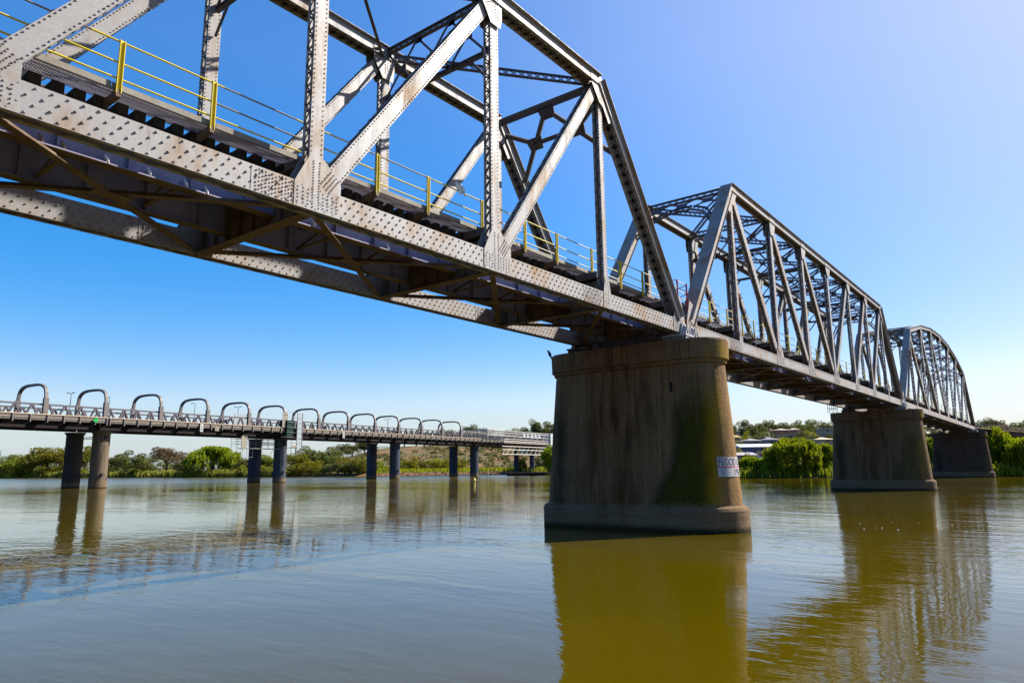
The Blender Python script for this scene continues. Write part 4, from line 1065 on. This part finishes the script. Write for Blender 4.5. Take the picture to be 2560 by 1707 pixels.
# shoreline bushes
bk = [('bush', 10, 1150, 70), ('bush', 60, 1153, 70), ('bright', 118, 1162, 60), ('bush', 30, 1140, 60), ('bush', -40, 1146, 80), ('bush', 215, 1170, 40), ('bright', 275, 1172, 46), ('darkbush', 320, 1168, 50), ('bush', 345, 1166, 46), ('darkbush', 470, 1160, 60), ('bush', 612, 1160, 50), ('bush', 650, 1160, 46), ('bush', 675, 1165, 40),
      ('bush', 735, 1152, 70), ('bright', 770, 1152, 66), ('bright', 800, 1150, 50), ('darkbush', 705, 1165, 40), ('darkbush', 840, 1152, 76), ('bush', 868, 1138, 84), ('darkbush', 895, 1150, 66), ('bush', 905, 1136, 60), ('bright', 950, 1150, 54), ('bright', 1010, 1144, 50), ('bright', 1030, 1138, 50), ('bush', 1060, 1148, 40), ('bright', 1095, 1140, 60), ('bright', 1122, 1146, 44), ('bright', 1150, 1142, 50), ('bush', 1000, 1160, 60), ('bush', 1300, 1140, 40), ('darkbush', 1388, 1135, 50)]
side = lambda px: 'left of the first columns' if px < 165 else 'between the first and second columns' if px < 640 else 'between the second and third columns' if px < 930 else 'between the third and fourth columns' if px < 1130 else 'right of the fourth columns'
cnt = {}
ordn = ['leftmost', 'second', 'third', 'fourth', 'fifth', 'sixth', 'seventh', 'eighth', 'ninth', 'tenth', 'eleventh']
kn = {'bush': 'olive green bush', 'bright': 'yellow green bush', 'darkbush': 'dark green bush'}
for key, px, yt, wp in sorted(bk, key=lambda a: a[1]):
    kk = (key, side(px)); cnt[kk] = cnt.get(kk, 0)+1
    D = shore(px)[0]+random.uniform(3, 9); 
    if 940 < px < 1160: D += 16
    plant_px(key, px, D, yt, wp, 'shore_bush', f'{ordn[cnt[kk]-1]} {kn[key]} at the waterline {side(px)}', 'bush', 'bushes at the waterline')
# right hillside trees and shrubs among the houses
hill = [('gum', 1838, 1058, 300, 26), ('gum', 1868, 1049, 380, 44), ('gum', 1885, 1060, 350, 40), ('gum', 1905, 1058, 370, 44), ('gum', 1918, 1050, 390, 42), ('gum', 1952, 1050, 390, 50), ('gum', 1985, 1056, 380, 44), ('gum', 2022, 1050, 400, 56), ('gum', 2045, 1048, 410, 60), ('gum', 2078, 1056, 390, 50), ('gum', 2004, 1060, 390, 40), ('bright', 1876, 1075, 300, 34), ('gum', 1900, 1082, 290, 40), ('gum', 1922, 1078, 300, 36),
        ('bright', 2022, 1070, 300, 50), ('gum', 2010, 1076, 290, 40), ('gum', 2046, 1088, 270, 30), ('bush', 1965, 1086, 280, 36), ('bush', 1850, 1092, 250, 30), ('darkbush', 1908, 1118, 215, 24), ('bush', 1845, 1116, 215, 34), ('bush', 2078, 1080, 300, 30), ('darkbush', 1936, 1096, 275, 20), ('gum', 2240, 1040, 380, 50), ('gum', 2470, 1050, 340, 34), ('gum', 2484, 1046, 340, 40), ('gum', 2490, 1052, 345, 36),
        ('gumdry', 2508, 1048, 330, 34), ('gum', 2532, 1050, 330, 44), ('gum', 2556, 1056, 320, 36), ('gum', 2585, 1050, 330, 50), ('gumdry', 2520, 1060, 300, 40), ('bush', 2545, 1070, 280, 40), ('bush', 2500, 1066, 280, 36), ('gumdry', 2560, 1066, 290, 46), ('gum', 2340, 1064, 330, 44), ('gum', 2310, 1060, 340, 44), ('bush', 1868, 1128, 185, 26), ('bush', 1820, 1110, 230, 30)]
cnt = {}
kn['gum'] = 'dark gum tree'; kn['gumdry'] = 'brownish gum tree'
for key, px, yt, D, wp in sorted(hill, key=lambda a: a[1]):
    zone = 'on the house dotted hill' if px < 2095 else 'on the hill right of the second pier' if px < 2450 else 'on the hill above the viaduct'
    kk = (key, zone); cnt[kk] = cnt.get(kk, 0)+1; n_ = cnt[kk]
    words = ordn+['twelfth', 'thirteenth', 'fourteenth', 'fifteenth', 'sixteenth', 'seventeenth', 'eighteenth']
    plant_px(key, px, D, yt, wp*.95, 'hillside_bush' if 'bush' in key or key == 'bright' else 'gum_tree', f'{words[n_-1]} {kn[key]} {"from the left " if n_ > 1 else ""}{zone}', 'bush' if 'bush' in key or key == 'bright' else 'tree', 'trees and shrubs on the right hillside')
# filler masses: reeds along the left shore, scrub on the slope
def scatter(name, lbl, pts, size, hh, m_, per, mass='stuff'):
    b = MB()
    for q in pts:
        for j in range(per):
            p = q+np.array([rng.normal()*size, rng.normal()*size, 0]); s = hh*rng.uniform(.5, 1.2)
            u = np.array([rng.normal(), rng.normal(), 0]); u /= np.linalg.norm(u); wv = u*hh*.12
            lean = np.array([rng.normal()*.15*s, rng.normal()*.15*s, s])
            b.face([p-wv, p+wv, p+wv*.6+lean, p-wv*.6+lean])
    o = b.build(name, m_); tag(o, lbl, name.replace('_', ' '), kind=mass)
rng = np.random.default_rng(5)
scatter('reed_bed', 'pale green reeds fringing the left bank waterline', [ground(px, shore(px)[0]+rng.uniform(.5, 6)) for px in rng.uniform(-200, 720, 900)], 1.0, 2.3, L_reed, 9)
scatter('shore_grass', 'grass and sedge along the waterline under the dry hill', [ground(px, shore(px)[0]+rng.uniform(4, 22)) for px in rng.uniform(900, 1400, 400)], 1.5, 1.6, L_bright, 8)
scatter('bank_sedge', 'dark sedge at the foot of the right bank willows', [ground(px, shore(px)[0]+rng.uniform(0.2, 14)) for px in rng.uniform(1700, 2900, 1500)], 1.0, 1.5, L_bush, 8)
b = MB()
for i in range(420):
    px = rng.uniform(-900, 2900); ds, H, dc = shore(px); D = rng.uniform(ds+40, dc+60)
    if 850 < px < 1500 and rng.uniform() < .55: continue
    q = ground(px, D); s = rng.uniform(2.0, 4.5)
    leaves(b, q+np.array([0, 0, s*.4]), (s*1.3, s*1.3, s*.7), 130, .62)
for i in range(110):
    px = rng.uniform(1780, 2750); ds, H, dc = shore(px); D = rng.uniform(ds+30, dc+40); q = ground(px, D); s = rng.uniform(1.2, 3.4)
    leaves(b, q+np.array([0, 0, s*.5]), (s*1.3, s*1.3, s*.85), 110, .55)
for i in range(150):
    px = rng.uniform(900, 1400); ds, H, dc = shore(px); D = rng.uniform(ds+25, ds+230); q = ground(px, D); s = rng.uniform(1.0, 2.6)
    leaves(b, q+np.array([0, 0, s*.5]), (s*1.4, s*1.4, s*.8), 90, .6)
o = b.build('far_scrub', L_gum); tag(o, 'low grey green scrub covering the far banks and hill', 'scrub', kind='stuff')
# far treeline on the flat left bank
b = MB()
for i in range(300):
    px = rng.uniform(-2400, 860); D = rng.uniform(700, 1100); q = ground(px, D); s = rng.uniform(6, 11)
    leaves(b, q+np.array([0, 0, s*.6]), (s*1.4, s*1.4, s*.6), 60, 2.0)
o = b.build('far_woodland', L_gum); tag(o, 'distant low woodland line behind the left bank', 'woodland', kind='stuff')
# bleached rocks along the waterline
m_rock = paint_steel('bank_rock', (.21, .12, .06), (.14, .08, .045), (.27, .2, .135), .7, .9, 0)
b = MB()
for i in range(900):
    px = rng.uniform(930, 1345); D = shore(px)[0]+rng.uniform(-1, 4.5); q = ground(px, max(D, shore(px)[0]+.2)); s = rng.uniform(.3, .9)
    b.blob((q[0], q[1], max(q[2], .1)+s*.1), (s, s*.8, s*.55), 5, 4)
o = b.build('bank_rocks', m_rock); tag(o, 'line of reddish rocks along the waterline below the dry hill', 'rocks', kind='stuff')

# ------------------------------------------------------------------ houses on the right hill
def corr(name, col, rough=.6):
    m = mat(name, col, rough); g = NG(m); n = g.noise(g.coord(), .8, 4); c = g.mix(g.ramp(n, .3, .7), tuple(x*.88 for x in col), tuple(min(1, x*1.08) for x in col)); g.l(c, g.b.inputs['Base Color']); return m
M_glass = mat('window_glass', (.03, .04, .05), .1); M_trim = mat('white_trim', (.42, .41, .38), .6); M_door = mat('door_brown', (.12, .07, .05), .6)
def house(px, D, wpx, ytop, ybot, wall, roof, lb, rk='gable', nwin=4, depth=8.0, ver=False, name='house', cat='house'):
    t = thing(name, lb, cat, 'houses on the right hillside')
    q0 = pix(px, D); zb_ = zat(ybot, D, px); zt_ = zat(ytop, D, px); w = wpx/F*D; g0 = hgt(px, D)
    Hh = zt_-zb_; wallh = Hh*(.55 if rk != 'flat' else .85)
    mw_, mr_ = corr('wall_'+name, tuple(q*.75 for q in wall)), corr('roof_'+name, tuple(q*.9 for q in roof))
    b = MB(); b.bb(-w/2, w/2, 0, depth, min(-1.5, g0-zb_-1.5), wallh); b.build('wall', mw_, t)
    b = MB(); e = .45
    if rk == 'flat': b.bb(-w/2-e, w/2+e, -e, depth+e, wallh, Hh)
    elif rk == 'hip':
        v_ = [(-w/2-e, -e, wallh), (w/2+e, -e, wallh), (w/2+e, depth+e, wallh), (-w/2-e, depth+e, wallh), (-w/2+depth*.45, depth/2, Hh), (w/2-depth*.45, depth/2, Hh)]
        n_ = len(b.v); b.v += v_
        for fa in ((0, 1, 5, 4), (1, 2, 5), (2, 3, 4, 5), (3, 0, 4), (3, 2, 1, 0)): b.f.append(tuple(n_+a for a in fa)); b.mi.append(0)
    else:
        v_ = [(-w/2-e, -e, wallh), (w/2+e, -e, wallh), (w/2+e, depth+e, wallh), (-w/2-e, depth+e, wallh), (-w/2-e, depth/2, Hh), (w/2+e, depth/2, Hh)]
        n_ = len(b.v); b.v += v_
        for fa in ((0, 1, 5, 4), (1, 2, 5), (2, 3, 4, 5), (3, 0, 4), (3, 2, 1, 0)): b.f.append(tuple(n_+a for a in fa)); b.mi.append(0)
    b.build('roof', mr_, t)
    for i in range(nwin):
        x = -w/2+w*(i+.5)/nwin; ww = min(1.6, w/nwin*.5); hh = min(1.1, wallh*.5)
        if i == nwin//2 and nwin > 2:
            b = MB(); b.bb(x-.5, x+.5, -.05, .0, 0, wallh*.8); b.build('door', M_door, t); continue
        b = MB(); b.bb(x-ww/2, x+ww/2, -.06, 0, wallh*.35, wallh*.35+hh); f_ = b.build('window', M_trim, t)
        b = MB(); b.bb(x-ww/2+.1, x+ww/2-.1, -.09, -.062, wallh*.35+.1, wallh*.35+hh-.1); b.build('pane', M_glass, f_)
    if ver:
        b = MB(); b.bb(-w/2, w/2, -2.6, -.46, wallh-.25, wallh-.12)
        for i in range(6): x = -w/2+.2+i*(w-.4)/5; b.bb(x-.06, x+.06, -2.5, -2.38, -1, wallh-.25)
        b.build('veranda', M_trim, t)
    t.location = (q0[0], q0[1], zb_)
    d = rt0; t.rotation_euler = (0, 0, math.atan2(d[1], d[0])+random.uniform(-.12, .12))
    return t
house(1906, 235, 98, 1108, 1126, (.12, .14, .30), (.80, .80, .80), 'long blue shed with a bright white roof above the willows', 'gable', 8, 10, name='shed', cat='shed')
house(1890, 272, 40, 1094, 1108, (.38, .33, .32), (.36, .31, .29), 'long grey roofed house behind the blue shed', 'hip', 4)
house(1932, 275, 34, 1090, 1108, (.32, .31, .35), (.24, .22, .23), 'grey house with a pale front gable behind the blue shed', 'hip', 4)
house(1957, 280, 26, 1094, 1107, (.22, .18, .17), (.25, .21, .19), 'brown low roofed house extending right of the gabled grey house', 'hip', 3)
house(1839, 330, 30, 1070, 1084, (.45, .40, .3), (.20, .21, .16), 'green roofed house with white veranda high beside the mossy pier', 'hip', 3, ver=True)
house(1835, 290, 40, 1086, 1100, (.48, .34, .10), (.45, .30, .08), 'ochre yellow house beside the mossy pier edge', 'gable', 3)
house(1985, 300, 30, 1085, 1095, (.34, .27, .2), (.72, .66, .55), 'small house with a flat cream roof above the tallest willow', 'flat', 3)
house(1968, 340, 34, 1069, 1079, (.4, .22, .12), (.62, .50, .38), 'cream roofed brick house near the skyline', 'hip', 4)
house(1995, 345, 24, 1068, 1078, (.36, .26, .2), (.6, .5, .4), 'pale roofed house at the skyline right of the brick house', 'hip', 3)
house(2070, 265, 46, 1091, 1105, (.42, .36, .26), (.68, .55, .33), 'cream roofed house touching the left side of the second pier', 'hip', 4)
house(2078, 330, 26, 1069, 1077, (.35, .33, .3), (.66, .64, .6), 'small white roofed house high beside the second pier', 'flat', 3)
house(2082, 300, 18, 1081, 1087, (.35, .33, .3), (.6, .58, .52), 'tiny pale roofed house halfway up beside the second pier', 'flat', 2)
house(2024, 255, 22, 1097, 1107, (.62, .62, .64), (.7, .7, .7), 'white garden shed above the tallest willow', 'flat', 2, name='shed', cat='shed')
house(1862, 190, 64, 1130, 1146, (.30, .28, .31), (.42, .38, .38), 'long low grey shed beside the pier, at willow height', 'gable', 9, 6, name='shed', cat='shed')
house(1908, 195, 26, 1132, 1140, (.6, .6, .62), (.7, .7, .72), 'low white flat roofed shed between the low willows', 'flat', 3, name='shed', cat='shed')
house(2330, 300, 34, 1096, 1108, (.5, .48, .42), (.58, .56, .52), 'pale roofed house seen in the gap right of the second pier', 'hip', 3)
# retaining wall and moored pontoon below the road bridge end
t = thing('moored_pontoon', 'dark flat pontoon moored under the scaffolded road bridge end', 'pontoon')
q = pix(1315, 255); b = MB(); b.bb(-7, 7, -1.5, 1.5, -.3, .9); b.build('hull', M_rd, t)
b = MB(); b.bb(-7.1, 7.1, -1.6, 1.6, .9, 1.05); b.build('deck', M_under, t)
b = MB()
for x in (-6.8, -3.4, 0, 3.4, 6.8): b.bb(x-.05, x+.05, -1.55, -1.45, 1.05, 2.0)
b.bb(-6.8, 6.8, -1.53, -1.47, 1.95, 2.02); b.build('railing', M_dark, t)
t.location = (q[0], q[1], 0); t.rotation_euler = (0, 0, math.atan2(rt0[1], rt0[0]))

# ------------------------------------------------------------------ birds
M_bw = mat('white_feather', (.95, .93, .88), .8); M_bd = mat('dark_feather', (.03, .03, .035), .7); M_bp = mat('tan_feather', (.30, .2, .13), .8); M_beak = mat('beak', (.25, .2, .15), .6)
def bird(loc, rot, m, lb, s=1.0, tail=.16, group=None):
    t = thing('perched_bird', lb, 'bird', group)
    b = MB(); ax = (np.array((.93, 0, -.37)), np.array((0, 1, 0)), np.array((.37, 0, .93)))
    b.blob((0, 0, .12), (.07, .068, .125), 10, 8, ax); b.blob((.06, 0, .25), (.048, .045, .05), 8, 6)
    bd = b.build('body', m, t, smooth=True)
    b = MB(); b.prism([(.0, .03), (-.07, .07), (-.075-tail*.2, -tail*.6), (-.02-tail*.2, -tail*.65)], -.028, .028); b.build('tail', m, t)
    b = MB(); b.prism([(.10, .265), (.10, .24), (.135, .24)], -.009, .009); b.build('beak', M_beak, t)
    b = MB()
    for y in (-.02, .02): b.tube((.02, y, .04), (.015, y, -.005), .006, 5); b.tube((.015, y, 0), (.05, y, 0), .005, 4)
    b.build('legs', M_beak, t)
    t.location = loc; t.rotation_euler = (0, 0, rot); t.scale = (s, s, s)
    return t
bird((16.15, 14.77, 11.92), 2.4, M_bw, 'left one of two white birds perched on the yellow handrail', 1.0, .22)
bird((16.36, 14.77, 11.92), 2.2, M_bw, 'right one of two white birds perched on the yellow handrail', 1.0, .22)
bird((PX1-1.1, 21.35, 8.78), 2.2, M_bd, 'dark pigeon on the left end of the big pier cap', 1.2)
bird((PX1-1.3, 18.6, 8.78), 2.6, M_bd, 'dark pigeon in the middle of the big pier cap', .9)
bd_lab = ['rust tinted pale bird leftmost on the near stringer under the deck', 'second pale bird from the left on the near stringer', 'pale bird on the stringer below the rivet packed splice', 'fourth pale bird along the near stringer', 'fifth pale bird along the near stringer', 'pale bird on the stringer just left of the big gusset plate', 'pale bird on the stringer right of the big gusset plate', 'last pale bird on the stringer before the second gusset plate']
for x, lb in zip((4.6, 5.0, 5.85, 6.75, 7.6, 8.1, 11.2, 13.9), bd_lab): bird((x, 15.60, 9.517), 2.6+random.uniform(-.5, .5), M_bp if x < 5.5 else M_bw, lb, .62, .03, 'pale birds roosting on the stringer')
print('objects', len(bpy.data.objects))

for o_ in bpy.data.objects:
    if o_.parent is None and 'label' in o_ and len(o_['label'].split()) > 16: print('LONG', len(o_['label'].split()), o_.name, o_['label'])
